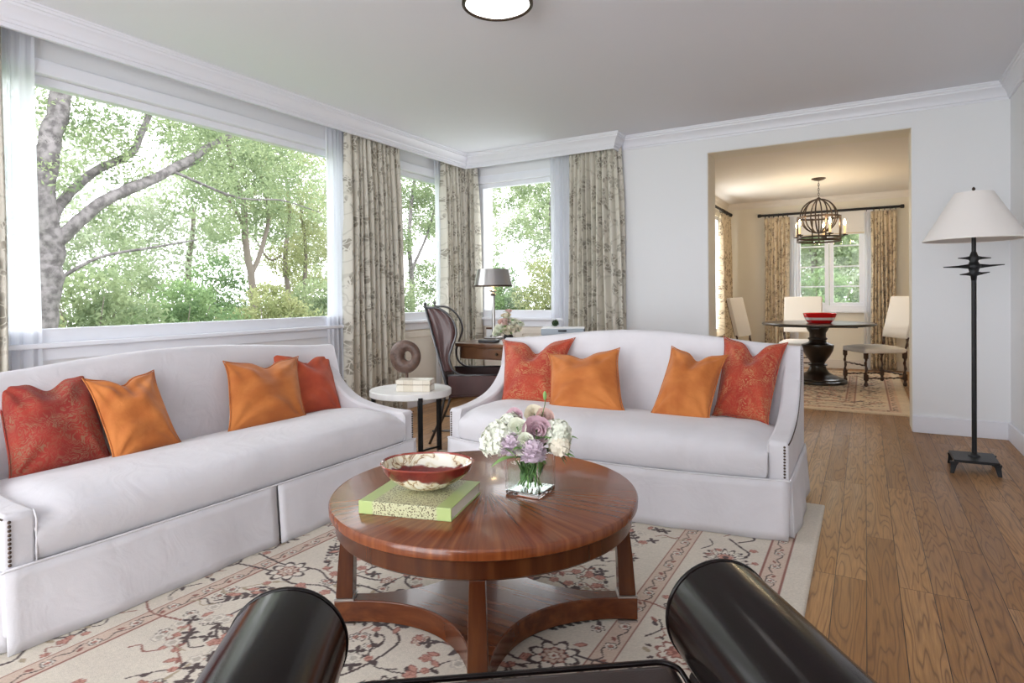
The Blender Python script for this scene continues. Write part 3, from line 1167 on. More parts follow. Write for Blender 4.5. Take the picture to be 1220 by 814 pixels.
    R.a *= (1 + g.normal(0, .05, R.a.shape[:2])[..., None]).astype(np.float32)
    row = np.interp(np.arange(R.ny), np.linspace(0, R.ny, 40), g.normal(0, .03, 40))
    R.a *= (1 + row[:, None, None]).astype(np.float32)
    return R


def rug_material(name, tint=(1, 1, 1)):
    m, nt, b = new_mat(name)
    at = nt.nodes.new('ShaderNodeAttribute')
    at.attribute_name = 'wool'
    c = mix(nt, 1.0, at.outputs['Color'], tint, 'MULTIPLY')
    nt.links.new(c, b.inputs['Base Color'])
    b.inputs['Roughness'].default_value = .95
    b.inputs['Sheen Weight'].default_value = .2
    b.inputs['Specular IOR Level'].default_value = .1
    v = mapping(nt)
    n = tex(nt, 'Noise', v, Scale=330.0, Detail=2)
    add_bump(nt, b, n.outputs['Fac'], .5, .003)
    return m


def rug(name, x0, y0, w, h, res, seed, label, mat):
    R = paint_rug(w, h, res, seed)
    nx, ny = R.nx, R.ny
    X, Y = np.meshgrid(np.arange(nx) * res, np.arange(ny) * res)
    ex = np.minimum(np.minimum(X, R.w - X), np.minimum(Y, R.h - Y))
    Z = .004 + .009 * np.clip(ex / .012, 0, 1) ** .5
    co = np.stack([X, Y, Z], -1).reshape(-1, 3).astype(np.float32)
    idx = np.arange(nx * ny).reshape(ny, nx)
    q = np.stack([idx[:-1, :-1], idx[:-1, 1:], idx[1:, 1:], idx[1:, :-1]], -1).reshape(-1, 4).astype(np.int32)
    # thin skirt down to the floor so the rug is a solid slab
    edge = np.concatenate([idx[0, :], idx[1:, -1], idx[-1, -2::-1], idx[-2:0:-1, 0]])
    n0 = len(co)
    low = co[edge].copy()
    low[:, 2] = .0005
    co = np.concatenate([co, low])
    k = np.arange(len(edge))
    k2 = (k + 1) % len(edge)
    q = np.concatenate([q, np.stack([edge[k2], edge[k], n0 + k, n0 + k2], -1).astype(np.int32)])
    me = bpy.data.meshes.new(name)
    me.vertices.add(len(co))
    me.vertices.foreach_set('co', co.ravel())
    me.loops.add(len(q) * 4)
    me.loops.foreach_set('vertex_index', q.ravel())
    me.polygons.add(len(q))
    me.polygons.foreach_set('loop_start', np.arange(0, len(q) * 4, 4, dtype=np.int32))
    me.update(calc_edges=True)
    colr = np.ones((len(co), 4), np.float32)
    colr[:n0, :3] = np.clip(R.a.reshape(-1, 3), 0, 1)
    colr[n0:, :3] = RC['cream']
    at = me.color_attributes.new('wool', 'FLOAT_COLOR', 'POINT')
    at.data.foreach_set('color', colr.ravel())
    me.materials.append(mat)
    o = bpy.data.objects.new(name, me)
    COL.objects.link(o)
    o.location = (x0, y0, 0)
    tag(o, label, 'rug')
    return o


rug('area_rug', -2.46, -.20, 2.29, 3.47, .0042, 3, 'large cream rug with brown and rust vines under the coffee table and both sofas', rug_material('area_rug_wool'))
rug('dining_rug', -1.35, 5.96, 1.70, 3.0, .012, 5, 'smaller cream and brown patterned rug under the dining table', rug_material('dining_rug_wool', (1.12, 1.0, .84)))


# ------------------------------------------------------------------ sofas
def make_sofa(W, bow, ztop, zend, label, loc, rotz):
    t = thing('sofa', label, 'sofa', loc, rotz, 'white camelback sofas')
    hw = W / 2
    AW = .085
    lin = M['linen']

    def front_y(x):
        return -bow * (1 - (x / hw) ** 2)
    # seat: crowned, rounded over the front down to the seam
    def seat_sec(x):
        e = smoothstep(0, .10, hw - AW - abs(x) + .0)       # falls away beside the arms
        fy = front_y(x)
        zt = .376 + .032 * e
        P = [(fy + .010, .245), (fy - .004, .30), (fy - .006, .345), (fy + .008, zt - .028), (fy + .040, zt - .004), (fy + .10, zt + .012), (fy + .22, zt + .022), (.30, zt + .018), (.42, zt), (.54, zt - .02), (.60, zt - .04)]
        return P
    mb = MB()
    n = 36
    xs = [-(hw - AW + .01) + (2 * (hw - AW) + .02) * i / (n - 1) for i in range(n)]
    m = len(seat_sec(0))
    v = []
    for x in xs:
        v += [Vector((x, y, z)) for y, z in seat_sec(x)]
    f = [(i * m + k, (i + 1) * m + k, (i + 1) * m + k + 1, i * m + k + 1) for i in range(n - 1) for k in range(m - 1)]
    mb.add(v, f)
    mb.build('seat', lin, t, subsurf=1, solid=.006, sharp=0)
    # back: camel shaped top
    def top_z(x):
        u = abs(x) / hw
        return zend + (ztop - zend) * (math.cos(PI * min(1, u * 1.02)) * .5 + .5) ** .8
    mb = MB()
    n = 44
    xs = [-(hw - .005) + (W - .01) * i / (n - 1) for i in range(n)]

    def back_sec(x):
        z = top_z(x)
        e = abs(x) / hw
        k = .05 * e ** 6                                   # corners wrap forward a little
        return [(.545 - k, .33), (.575 - k, .45), (.605 - k, .60), (.63 - k, z - .06), (.64 - k, z - .022), (.652 - k, z - .006), (.672 - k, z), (.70, z - .004), (.718, z - .02), (.725, z - .06), (.735, .30), (.735, .03), (.60, .03)]
    m = len(back_sec(0))
    v = []
    for x in xs:
        v += [Vector((x, y, z)) for y, z in back_sec(x)]
    f = [(i * m + k, (i + 1) * m + k, (i + 1) * m + (k + 1) % m, i * m + (k + 1) % m) for i in range(n - 1) for k in range(m)]
    f += [tuple(range(m)), tuple((n - 1) * m + k for k in range(m))]
    mb.add(v, f)
    mb.build('backrest', lin, t, sharp=50)
    # swooping arms
    sw = [(0, .408), (.08, .408), (.16, .412), (.26, .424), (.36, .446), (.44, .482), (.51, .535), (.56, .60), (.595, .67), (.625, zend - .002)]
    swp = [(p.x, p.y) for p in spline([(a, b, 0) for a, b in sw], 4)]
    poly = [(0, .05), (.0, .40)] + swp[1:] + [(.70, zend - .004), (.732, zend - .05), (.735, .05)]
    for s in (-1, 1):
        x0, x1 = sorted((s * hw, s * (hw - AW)))
        MB().prism(poly, x0, x1, lambda a, b, c: (c, a, b)).build('arm', lin, t, bevel=.014, seg=3, sharp=60)
        # nail heads: up the front face and along the outer edge of the swoop
        mb = MB()
        xf = s * (hw - .016)
        z = .262
        while z < .395:
            mb.ball((xf, -.001, z), .0052, 6, 4)
            z += .0125
        L = 0
        for (a, b), (c, d) in zip(swp, swp[1:]):
            seg = math.hypot(c - a, d - b)
            k = int(seg / .0125) + 1
            for q in range(k):
                tt = q / k
                mb.ball((s * (hw - .0005), a + (c - a) * tt + .004, b + (d - b) * tt - .010), .0034, 6, 4)
        o = mb.build('nailhead_trim', M['nail'], t, sharp=0, recalc=False)
        o['label'] = 'dark bronze nail heads'
    # piping along the seam and skirt
    pts = [(-hw - .004, -.006, .247)] + [(-hw + W * i / 24, front_y(-hw + W * i / 24) * 1.0 - .009, .2515) for i in range(25)] + [(hw + .004, -.006, .247)]
    MB().tube(pts, .0042, 6).build('piping', lin, t, sharp=0)
    for s in (-1, 1):
        MB().tube([(s * (hw - AW + .004), -.004, .25), (s * (hw - AW + .004), -.006, .38), (s * (hw - AW + .004), .01, .405)], .003, 6).build('piping', lin, t, sharp=0)
    # skirt: panels with inverted pleats at the centre and corners
    def panel(fn, L, seed, k=30):
        mb = MB()
        ph = seed * 1.7

        def g(u, v):
            # v 0 top 1 bottom
            wob = .006 * v * math.sin(u * 7 + ph) + .004 * v * math.sin(u * 17 + ph * 2)
            return fn(u * L, v, .004 + .018 * v + wob)
        mb.grid(g, k, 8)
        return mb
    for (a, b) in ((-hw, -.006), (.006, hw)):
        def fn(d, v, out, a=a, b=b):
            x = a + d
            return (x, front_y(x) - .004 - out, .2505 - .2405 * v)
        panel(fn, b - a, a).build('skirt_panel', lin, t, solid=.006, sharp=0)
    def fnp(d, v, out):
        x = -.05 + d
        return (x, front_y(0) + .030 - out * .3, .243 - .233 * v)
    panel(fnp, .10, 1, 6).build('pleat', lin, t, solid=.004, sharp=0)
    for s in (-1, 1):
        def fs(d, v, out, s=s):
            return (s * (hw + .002 + out), .018 + d, .245 - .235 * v)
        panel(fs, .70, s + 2).build('skirt_panel', lin, t, solid=.006, sharp=0)
        def fc(d, v, out, s=s):
            return (s * (hw - .02 + d * .9 + out * .2), .012 + .4 * d - out * .2, .243 - .23 * v)
        panel(fc, .03, s, 4).build('pleat', lin, t, solid=.004, sharp=0)
        # side of the seat rail under the arm
        MB().tube([(s * (hw + .004), -.004, .247), (s * (hw + .004), .72, .247)], .004, 6).build('piping', lin, t, sharp=0)
    def fb(d, v, out):
        return (-hw + d, .74 + out, .245 - .235 * v)
    panel(fb, W, 5).build('skirt_panel', lin, t, solid=.006, sharp=0)
    # hidden base
    MB().box((-hw + .02, .03, .03), (hw - .02, .70, .25)).build('sofa_base', lin, t, smooth=False)
    return t


make_sofa(1.72, .10, .822, .758, 'white linen sofa facing the camera, its back to the desk and dining opening', (-1.135, 2.735, .0045), 0)
make_sofa(1.84, .015, .800, .748, 'white linen sofa standing along the big picture window', (-2.14, 1.69, .0045), PI / 2)


# ------------------------------------------------------------------ pillows
def pillow(BL, BR, TR, TL, thick, label, mat, group, chop=.07, seed=0, n=34, back=None):
    """soft square cushion hung between four corners; chop = depth of the dent in the top edge; back = direction of the cushion's rear face"""
    BL, BR, TR, TL = map(Vector, (BL, BR, TR, TL))
    c = (BL + BR + TR + TL) / 4
    ex = ((BR + TR) - (BL + TL)).normalized()
    ey = ((TL + TR) - (BL + BR)).normalized()
    nz = ex.cross(ey).normalized()
    r = random.Random(seed)
    ph = [r.uniform(0, 6.28) for _ in range(8)]
    v, f = [], []
    N = n

    def pt(u, w, side):
        # u, w in -1..1
        pin = .075
        ear = 1 + .045 * (u * w) ** 4
        U = u * (1 - pin * (1 - w ** 4)) * ear
        V = w * (1 - pin * (1 - u ** 4)) * ear
        s, t = (U + 1) / 2, (V + 1) / 2
        p = BL * (1 - s) * (1 - t) + BR * s * (1 - t) + TR * s * t + TL * (1 - s) * t
        # chop
        d = chop * math.exp(-((u - .05 * math.sin(ph[0])) / .27) ** 2) * smoothstep(0, 1, w)
        p = p - ey * d
        prof = max(0, (1 - u * u) * (1 - w * w))
        th = thick * .56 * prof ** .56
        th *= 1 - .55 * math.exp(-(u / .30) ** 2) * smoothstep(.2, 1, w) * (chop / .07)
        # creases running in from the corners and edges
        wr = 0
        for q, (cu, cw) in enumerate(((-1, -1), (1, -1), (1, 1), (-1, 1))):
            dx, dy = u - cu, w - cw
            dd = math.hypot(dx, dy)
            a = math.atan2(dy, dx)
            wr += .012 * math.sin(a * 9 + ph[q] + dd * 2) * math.exp(-(dd / .8) ** 2) * min(1, dd * 3)
        wr += .007 * math.sin(u * 5 + w * 3 + ph[4]) * prof + .005 * math.sin(u * 2.5 + w * 13 + 2 * math.sin(u * 3 + ph[6])) * (1 - smoothstep(-1, .2, w)) + .005 * math.sin(u * 16 + ph[7]) * smoothstep(.2, 1, w) * (1 - w * w) * 2
        wr += .004 * math.sin(u * 3 - w * 9 + ph[5]) * prof
        return p + nz * side * (th + wr * prof ** .3) - c
    for side in (1, -1):
        for j in range(N):
            for i in range(N):
                v.append(pt(-1 + 2 * i / (N - 1), -1 + 2 * j / (N - 1), side))
    for k in (0, 1):
        o = k * N * N
        for j in range(N - 1):
            for i in range(N - 1):
                q = (o + j * N + i, o + j * N + i + 1, o + (j + 1) * N + i + 1, o + (j + 1) * N + i)
                f.append(q if k == 0 else q[::-1])
    me = bpy.data.meshes.new('throw_pillow')
    me.from_pydata([tuple(p) for p in v], [], f)
    bm = bmesh.new()
    bm.from_mesh(me)
    bmesh.ops.remove_doubles(bm, verts=bm.verts, dist=.0006)
    bmesh.ops.recalc_face_normals(bm, faces=bm.faces)
    bm.to_mesh(me)
    bm.free()
    me.materials.append(mat)
    me.polygons.foreach_set('use_smooth', [True] * len(me.polygons))
    o = bpy.data.objects.new('throw_pillow', me)
    COL.objects.link(o)
    o.location = c
    md = o.modifiers.new('sub', 'SUBSURF')
    md.levels = md.render_levels = 1
    tag(o, label, 'pillow', group)
    # seam piping round the edge
    mb = MB()
    E = []
    K = 20
    for k in range(K):
        E.append(pt(-1 + 2 * k / K, -1, 0))
    for k in range(K):
        E.append(pt(1, -1 + 2 * k / K, 0))
    for k in range(K):
        E.append(pt(1 - 2 * k / K, 1, 0))
    for k in range(K):
        E.append(pt(-1, 1 - 2 * k / K, 0))
    mb.tube(E, .0035, 5, closed=True)
    mb.build('seam', mat, o, sharp=0)
    return o


G1, G2 = 'pillows on the facing sofa', 'pillows on the window sofa'
pillow((-1.863, 3.084, .395), (-1.531, 3.104, .395), (-1.51, 3.333, .768), (-1.975, 3.30, .746), .13, 'red damask pillow behind the orange one, near the desk end of the facing sofa', M['damask'], G2 if 0 else G1, .085, 1)
pillow((-1.497, 2.97, .40), (-1.068, 2.99, .41), (-1.175, 3.190, .73), (-1.587, 3.165, .688), .13, 'orange suede pillow beside the red one, left of centre on the facing sofa', M['orange'], G1, .035, 2)
pillow((-.944, 3.0, .41), (-.654, 2.99, .405), (-.605, 3.185, .716), (-.881, 3.205, .748), .13, 'orange suede pillow turned towards the centre, right half of the facing sofa', M['orange'], G1, .045, 3)
pillow((-.661, 3.144, .42), (-.406, 3.111, .39), (-.345, 3.336, .773), (-.641, 3.348, .794), .14, 'red damask pillow in the right corner of the facing sofa, dented on top', M['damask'], G1, .075, 4)
pillow((-2.595, .958, .37), (-2.613, 1.30, .387), (-2.819, 1.324, .748), (-2.80, .985, .728), .14, 'large red damask pillow at the near end of the window sofa', M['damask_dark'], G2, .05, 5)
pillow((-2.513, 1.263, .39), (-2.532, 1.542, .405), (-2.716, 1.527, .713), (-2.714, 1.255, .71), .12, 'orange suede pillow leaning beside the large red one on the window sofa', M['orange'], G2, .035, 6)
pillow((-2.534, 1.762, .40), (-2.511, 2.199, .40), (-2.71, 2.31, .703), (-2.719, 1.879, .718), .12, 'orange suede pillow overlapping the plain rust one, far half of the window sofa', M['orange'], G2, .04, 7)
pillow((-2.616, 2.20, .40), (-2.597, 2.535, .375), (-2.77, 2.60, .697), (-2.79, 2.183, .734), .12, 'plain rust red pillow at the far end of the window sofa', M['orange_red'], G2, .05, 8)

# ------------------------------------------------------------------ coffee table
CX, CY = -1.035, 1.605
TZ = .43
t = thing('coffee_table', 'round mahogany coffee table in the middle of the rug', 'coffee table', (CX, CY, .012))
zt = TZ - .012
R0 = .470
MB().lathe([(R0 - .03, zt - .034), (R0 - .006, zt - .033), (R0, zt - .028), (R0 + .001, zt - .008), (R0 - .003, zt - .002), (R0 - .012, zt), (.002, zt)], 96).build('tabletop', M['mahogany_top'], t)
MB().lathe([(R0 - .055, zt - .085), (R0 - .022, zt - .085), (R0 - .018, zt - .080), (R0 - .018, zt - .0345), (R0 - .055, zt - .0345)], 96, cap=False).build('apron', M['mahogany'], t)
# leg directions measured from the feet
angs = [math.atan2(1.40 - 1.63, -1.455 + 1.06), 0, 0, 0]
A0 = math.radians(210)
feet = [A0 + k * PI / 2 for k in range(4)]
FR = .452
for a in feet:
    ca, sa = math.cos(a), math.sin(a)
    rot = Matrix.Rotation(a, 3, 'Z')

    def P(u, v, z):
        return (u * ca - v * sa, u * sa + v * ca, z)
    mb = MB()
    w0, w1 = .020, .026
    sect = [(.084, FR - .012, w1), (.20, FR - .018, .0235), (zt - .086, FR - .028, w0)]
    v = []
    for (z, u, w) in sect:
        v += [P(u - w, -w, z), P(u + w, -w, z), P(u + w, w, z), P(u - w, w, z)]
    f = [(0, 3, 2, 1), (8, 9, 10, 11)]
    for i in range(2):
        for k in range(4):
            f.append((i * 4 + k, i * 4 + (k + 1) % 4, (i + 1) * 4 + (k + 1) % 4, (i + 1) * 4 + k))
    mb.add(v, f)
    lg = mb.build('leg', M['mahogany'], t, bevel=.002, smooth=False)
    for (nm_, z0, z1, e) in (('leg_collar', .078, .084, .030), ('foot_cap', .0, .008, .030)):
        mb = MB()
        u = FR - .012
        v = [P(u - e, -e, z0), P(u + e, -e, z0), P(u + e, e, z0), P(u - e, e, z0), P(u - e, -e, z1), P(u + e, -e, z1), P(u + e, e, z1), P(u - e, e, z1)]
        mb.add(v, [(0, 3, 2, 1), (4, 5, 6, 7), (0, 1, 5, 4), (1, 2, 6, 5), (2, 3, 7, 6), (3, 0, 4, 7)])
        mb.build(nm_, M['steel'], lg, smooth=False)
# concave platform with a deep edge
poly = []
for k in range(4):
    a, b = feet[k], feet[k] + PI / 2
    p = Vector((FR * math.cos(a), FR * math.sin(a)))
    q = Vector((FR * math.cos(b), FR * math.sin(b)))
    tdir = (q - p).normalized()
    rad = p.normalized()
    radq = q.normalized()
    w = .040
    p0 = p + rad * .018 + Vector((-rad.y, rad.x)) * w * .75
    q0 = q + radq * .018 - Vector((-radq.y, radq.x)) * w * .75
    mid = (p + q) / 2
    inn = -mid.normalized()
    for i in range(21):
        s = i / 20
        bow = 1 - (2 * s - 1) ** 2
        poly.append(tuple(p0.lerp(q0, s) + inn * .175 * bow ** .9))
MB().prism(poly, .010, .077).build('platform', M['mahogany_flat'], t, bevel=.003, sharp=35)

# ---------- objects on the coffee table
t = thing('coffee_table_book', 'lime green hardback book with a brown leaf pattern lying under the glass bowl', 'book', (-1.118, 1.398, TZ), math.radians(14.5))
bw, bd, bh = .137, .122, .036
MB().box((-bw, -bd, 0), (bw, bd, .003)).box((-bw, -bd, bh - .003), (bw, bd, bh)).box((-bw - .001, -bd - .001, 0), (bw, -bd + .003, bh)).build('cover', M['book'], t, bevel=.0015, smooth=False)
MB().box((-bw + .004, -bd + .003, .003), (bw - .004, bd - .004, bh - .003)).build('page_block', M['page'], t, smooth=False)

t = thing('art_glass_bowl', 'oval cream and oxblood marbled glass bowl standing on the green book', 'bowl', (-1.122, 1.425, TZ + .0365), math.radians(24))

fnb = lambda a, z: 1 + .11 * math.cos(2 * a) * min(1, z / .05) + .016 * math.sin(5 * a + 1) * min(1, z / .07)
MB().lathe([(.001, 0), (.030, 0), (.048, .003), (.074, .014), (.098, .032), (.114, .052), (.122, .073)], 72, fn=fnb, cap=False).build('outer_shell', M['marbled'], t)
MB().lathe([(.122, .073), (.1245, .0765), (.1225, .0785), (.119, .0765), (.118, .073)], 72, fn=fnb, cap=False).build('rim', M['oxblood_glaze'], t)
MB().lathe([(.118, .073), (.110, .053), (.093, .034), (.070, .018), (.035, .009), (.001, .008)], 72, fn=fnb, cap=False).build('inner_wall', M['marbled_in'], t)

# glass vase with water
VX, VY = -.888, 1.635
t = thing('flower_vase', 'square clear glass vase holding the bouquet on the coffee table', 'vase', (VX, VY, TZ + .0005))
vw, vh, th = .056, .122, .005
sq = lambda h: [(-h, -h), (h, -h), (h, h), (-h, h)]
mb = MB()
v = [(x, y, .014) for x, y in sq(vw)] + [(x, y, vh) for x, y in sq(vw)] + [(x, y, vh) for x, y in sq(vw - th)] + [(x, y, .014) for x, y in sq(vw - th)]
f = [(a + k, a + (k + 1) % 4, b + (k + 1) % 4, b + k) for a, b in ((0, 4), (4, 8), (8, 12), (12, 0)) for k in range(4)]
mb.add(v, f).build('vase_wall', M['vase_wall'], t, bevel=.0028, seg=2, smooth=False)
MB().box((-vw, -vw, 0), (vw, vw, .0138)).build('vase_base', M['glass'], t, bevel=.003, smooth=False)
for (x, y) in sq(vw - .0015):
    MB().tube([(x, y, .014), (x, y, vh)], .0026, 8).build('vase_edge', M['glass'], t)
MB().tube([(x, y, vh + .001) for x, y in sq(vw - .0025)], .0030, 8, closed=True).build('vase_rim', M['glass'], t)
MB().box((-vw + th + .0005, -vw + th + .0005, .0145), (vw - th - .0005, vw - th - .0005, .092)).build('water', M['water'], t, smooth=False)


# ---------- flowers
def petal_ball(mb, c, R, n, kind, seed=0):
    """round flower head: 'hydrangea' = four-petalled florets all over it, otherwise ruffled layers of broad petals"""
    r = random.Random(seed)
    c = Vector(c)
    zmin = -.6
    for k in range(n):
        z = 1 - (k + .5) / n * (1 - zmin)
        a = k * 2.39996
        q = math.sqrt(max(0, 1 - z * z))
        d = Vector((q * math.cos(a), q * math.sin(a), z))
        d = (d + Vector((r.uniform(-.16, .16), r.uniform(-.16, .16), r.uniform(-.16, .16)))).normalized()
        side = d.cross(Vector((0, 0, 1)))
        side = side.normalized() if side.length > .05 else Vector((1, 0, 0))
        up = side.cross(d).normalized()
        if kind == 'hydrangea':
            p = c + d * R * r.uniform(.82, 1.04)
            ps = R * .36
            d = (d + Vector((r.uniform(-.5, .5), r.uniform(-.5, .5), r.uniform(-.5, .5)))).normalized()
            side = d.orthogonal().normalized()
            up = side.cross(d)
            a0 = r.uniform(0, 6)
            for m in range(4):
                b = a0 + m * PI / 2
                e = (side * math.cos(b) + up * math.sin(b)).normalized()
                g = d.cross(e)
                mb.add([p, p + e * ps * .5 + g * ps * .42 + d * ps * .12, p + e * ps * .95 + d * ps * .02, p + e * ps * .5 - g * ps * .42 + d * ps * .12], [(0, 1, 2, 3)])
        else:
            base_ = c + d * R * .55
            L = R * r.uniform(.42, .52)
            w = R * .34
            rows = []
            for i in range(4):
                s = i / 3
                for j in (-1, -.4, .4, 1):
                    ww = w * (.5 + .5 * s) * j * (1 if s < .9 else .85)
                    rows.append(base_ + d * (L * s + (.10 * R * math.sin(j * 5 + k) * s)) + side * ww + up * (R * .16 * s * s - abs(j) * R * .10))
            mb.add(rows, [(i * 4 + j, i * 4 + j + 1, (i + 1) * 4 + j + 1, (i + 1) * 4 + j) for i in range(3) for j in range(3)])
    mb.ball(c, R * .74, 12, 8)
    return mb


def rose_mesh(mb, c, R, face, seed=0):
    """spiralled cup of overlapping petals looking along `face`"""
    r = random.Random(seed)
    Q = Vector(face).to_track_quat('Z', 'Y')
    c = Vector(c)
    for ring, (rad, cnt, z1, lean) in enumerate(((.13, 2, .36, 0), (.36, 3, .34, .03), (.62, 4, .22, .12), (.90, 5, .0, .40))):
        for k in range(cnt):
            a0 = 2 * PI * (k + .37 * ring) / cnt + r.uniform(-.15, .15)
            span = 2 * PI / cnt * (.66 if cnt > 2 else .55)

            def g(u, v, a0=a0, span=span, rad=rad, z1=z1, lean=lean):
                a = a0 + (u - .5) * 2 * span * (.6 + .4 * math.sin(v * PI * .5))
                edge = 1 - .16 * abs(2 * u - 1) ** 3
                q = rad * (.62 + .38 * min(1, v * 1.6)) + lean * v * v * .6 + .13 * (u - .5)
                q += .07 * max(0, v - .75) * 4
                z = -.75 + (z1 + .75) * v * edge
                return c + Q @ (Vector((q * math.cos(a), q * math.sin(a), z)) * R)
            mb.grid(g, 8, 7)
    mb.ball(c - Q @ Vector((0, 0, .85 * R)), R * .5, 8, 6)
    return mb


def add_leaf(mb, p, d, L, W, droop=.3):
    p, d = Vector(p), Vector(d).normalized()
    side = d.cross(Vector((0, 0, 1)))
    side = side.normalized() if side.length > .05 else Vector((1, 0, 0))
    up = side.cross(d)
    vs = []
    n = 7
    for i in range(n):
        s = i / (n - 1)
        w = W * math.sin(PI * min(1, s * .96 + .04)) ** .8 * .5
        cen = p + d * L * s - Vector((0, 0, 1)) * droop * L * s * s
        for j in (-1, 0, 1):
            vs.append(cen + side * w * j + up * abs(j) * w * .35)
    mb.add(vs, [(i * 3 + j, i * 3 + j + 1, (i + 1) * 3 + j + 1, (i + 1) * 3 + j) for i in range(n - 1) for j in range(2)])
    return mb


BQ = Vector((VX, VY, TZ))
GB = 'flowers in the glass vase'
# kind, name, offset from vase foot (towards right-of-view, towards camera, up), radius, material, label
view_r = Vector((math.cos(yaw), math.sin(yaw), 0))
view_n = Vector((math.sin(yaw), -math.cos(yaw), 0))
FL = [
    ('rose', 'rose', (.018, .055, .200), .036, 'petal_mauve', 'open mauve rose in the upper middle of the bouquet', 'rose'),
    ('rose', 'rose', (.046, .000, .226), .026, 'petal_blush', 'small dusky pink rose behind the mauve rose in the bouquet', 'rose'),
    ('rose', 'rose', (-.050, -.035, .222), .026, 'petal_mauve', 'pale mauve bloom at the back of the bouquet, half hidden', 'rose'),
    ('ball', 'chrysanthemum', (.006, .080, .138), .038, 'petal_lilac', 'lilac ruffled chrysanthemum low at the front of the bouquet', 'flower'),
    ('ball', 'chrysanthemum', (-.058, .050, .152), .038, 'petal_lilac', 'pale lilac ruffled bloom beside the big white hydrangea', 'flower'),
    ('ball', 'hydrangea', (-.094, .012, .160), .054, 'petal_white', 'big white hydrangea head filling the left of the bouquet', 'flower'),
    ('ball', 'hydrangea', (.078, .020, .178), .044, 'petal_white', 'white hydrangea head on the right of the bouquet', 'flower'),
    ('ball', 'hydrangea', (-.060, -.03, .196), .038, 'petal_white', 'white hydrangea head at the upper left back of the bouquet', 'flower'),
    ('ball', 'hydrangea', (.085, .050, .150), .030, 'petal_cream', 'small cream hydrangea low on the right of the bouquet', 'flower'),
    ('rose', 'lisianthus', (-.040, .045, .208), .024, 'petal_white', 'white cupped bloom just left of the mauve rose', 'flower'),
    ('rose', 'lisianthus', (-.016, .075, .175), .020, 'petal_white', 'small white bud between the mauve rose and lilac chrysanthemum', 'flower'),
    ('rose', 'lisianthus', (.014, -.01, .235), .026, 'petal_cream', 'cream cupped bloom at the top of the bouquet', 'flower'),
    ('rose', 'lisianthus', (.100, .000, .190), .024, 'petal_white', 'white cupped bloom at the far right of the bouquet', 'flower'),
    ('rose', 'lisianthus', (-.030, .080, .155), .018, 'petal_white', 'small greenish white bud low beside the pale lilac bloom', 'flower'),
]
for i, (kind, nm, (ox, oy, oz), R, mt, lab, cat) in enumerate(FL):
    p = BQ + view_r * ox + view_n * oy + Vector((0, 0, oz))
    t = thing(nm, lab, cat, BQ + Vector((0, 0, .02)), group=GB)
    q = p - (BQ + Vector((0, 0, .02)))
    face = Vector((q.x * 1.0, q.y * 1.0, .045)) + view_n * .13
    mb = MB()
    if kind == 'rose':
        rose_mesh(mb, q, R, face, i)
    else:
        petal_ball(mb, q, R, 130 if nm == 'hydrangea' else 110, nm, seed=i)
    mb.build('bloom', M[mt], t, sharp=0, recalc=False)
    a = i * 2.4
    foot = Vector((.030 * math.cos(a), .030 * math.sin(a), .002))
    nk = Vector((.018 * math.cos(a + 2.2), .018 * math.sin(a + 2.2), .10))
    MB().tube(spline([foot, nk, q * .8 + Vector((0, 0, .01)), q], 6), .0022 if kind == 'rose' else .003, 6).build('stem', M['stem'], t, sharp=0)
    if i in (0, 3, 5, 6, 8, 10, 12):
        mb = MB()
        for s in range(2):
            d = (q.normalized() + view_r * (.9 if ox > 0 else -.9) * (1 if s else .3) + view_n * .5)
            add_leaf(mb, q * .93 - Vector((0, 0, .02)), d, .055 + .01 * s, .022, .4)
        mb.build('leaf', M['leaf' if i % 2 else 'leaf2'], t, sharp=0, recalc=False)
t = thing('greenery', 'bundle of green foliage standing in the water of the square vase', 'greenery', BQ + Vector((0, 0, .02)), group=GB)
rg_ = random.Random(5)
mb = MB()
for k in range(12):
    a = k * 2.1
    add_leaf(mb, (.030 * math.cos(a), .030 * math.sin(a), .012 + .045 * rg_.random()), (rg_.uniform(-.4, .4), rg_.uniform(-.4, .4), 1), .055, .020, 0)
for k in range(16):
    a = k * 2.4
    q = view_r * (.095 * math.cos(a)) + view_n * (.055 * math.sin(a) + .012) + Vector((0, 0, .125 + .012 * (k % 5)))
    add_leaf(mb, q * .7 + Vector((0, 0, .02)), q + Vector((0, 0, -.06)), .062, .024, .3)
mb.build('leaf', M['leaf'], t, sharp=0, recalc=False)
for k in range(5):
    a = k * 1.26
    MB().tube([(.040 * math.cos(a), .040 * math.sin(a), .001), (-.036 * math.cos(a + .5), -.036 * math.sin(a + .5), .100)], .0024, 6).build('stem', M['leaf2'], t, sharp=0)
t = thing('leaf_sprig', 'broad green leaf sprig drooping over the left rim of the bouquet vase', 'leaf sprig', BQ + Vector((0, 0, .02)), group=GB)
mb = MB()
b0 = view_r * -.045 + view_n * .075 + Vector((0, 0, .105))
MB().tube(spline([(0, 0, .005), tuple(b0 * .6 + Vector((0, 0, .03))), tuple(b0)], 6), .0022, 6).build('stem', M['stem'], t, sharp=0)
add_leaf(mb, b0, view_r * -1 + view_n * .15, .075, .034, .35)
add_leaf(mb, b0, view_r * -.8 + view_n * .3 + Vector((0, 0, .9)), .05, .022, .1)
mb.build('leaf', M['leaf2'], t, sharp=0, recalc=False)
t = thing('leaf_sprig', 'dark green leaf sprig hanging out on the right side of the bouquet', 'leaf sprig', BQ + Vector((0, 0, .02)), group=GB)
mb = MB()
b0 = view_r * .062 + view_n * .045 + Vector((0, 0, .125))
MB().tube(spline([(0, 0, .005), tuple(b0 * .6 + Vector((0, 0, .03))), tuple(b0)], 6), .0022, 6).build('stem', M['stem'], t, sharp=0)
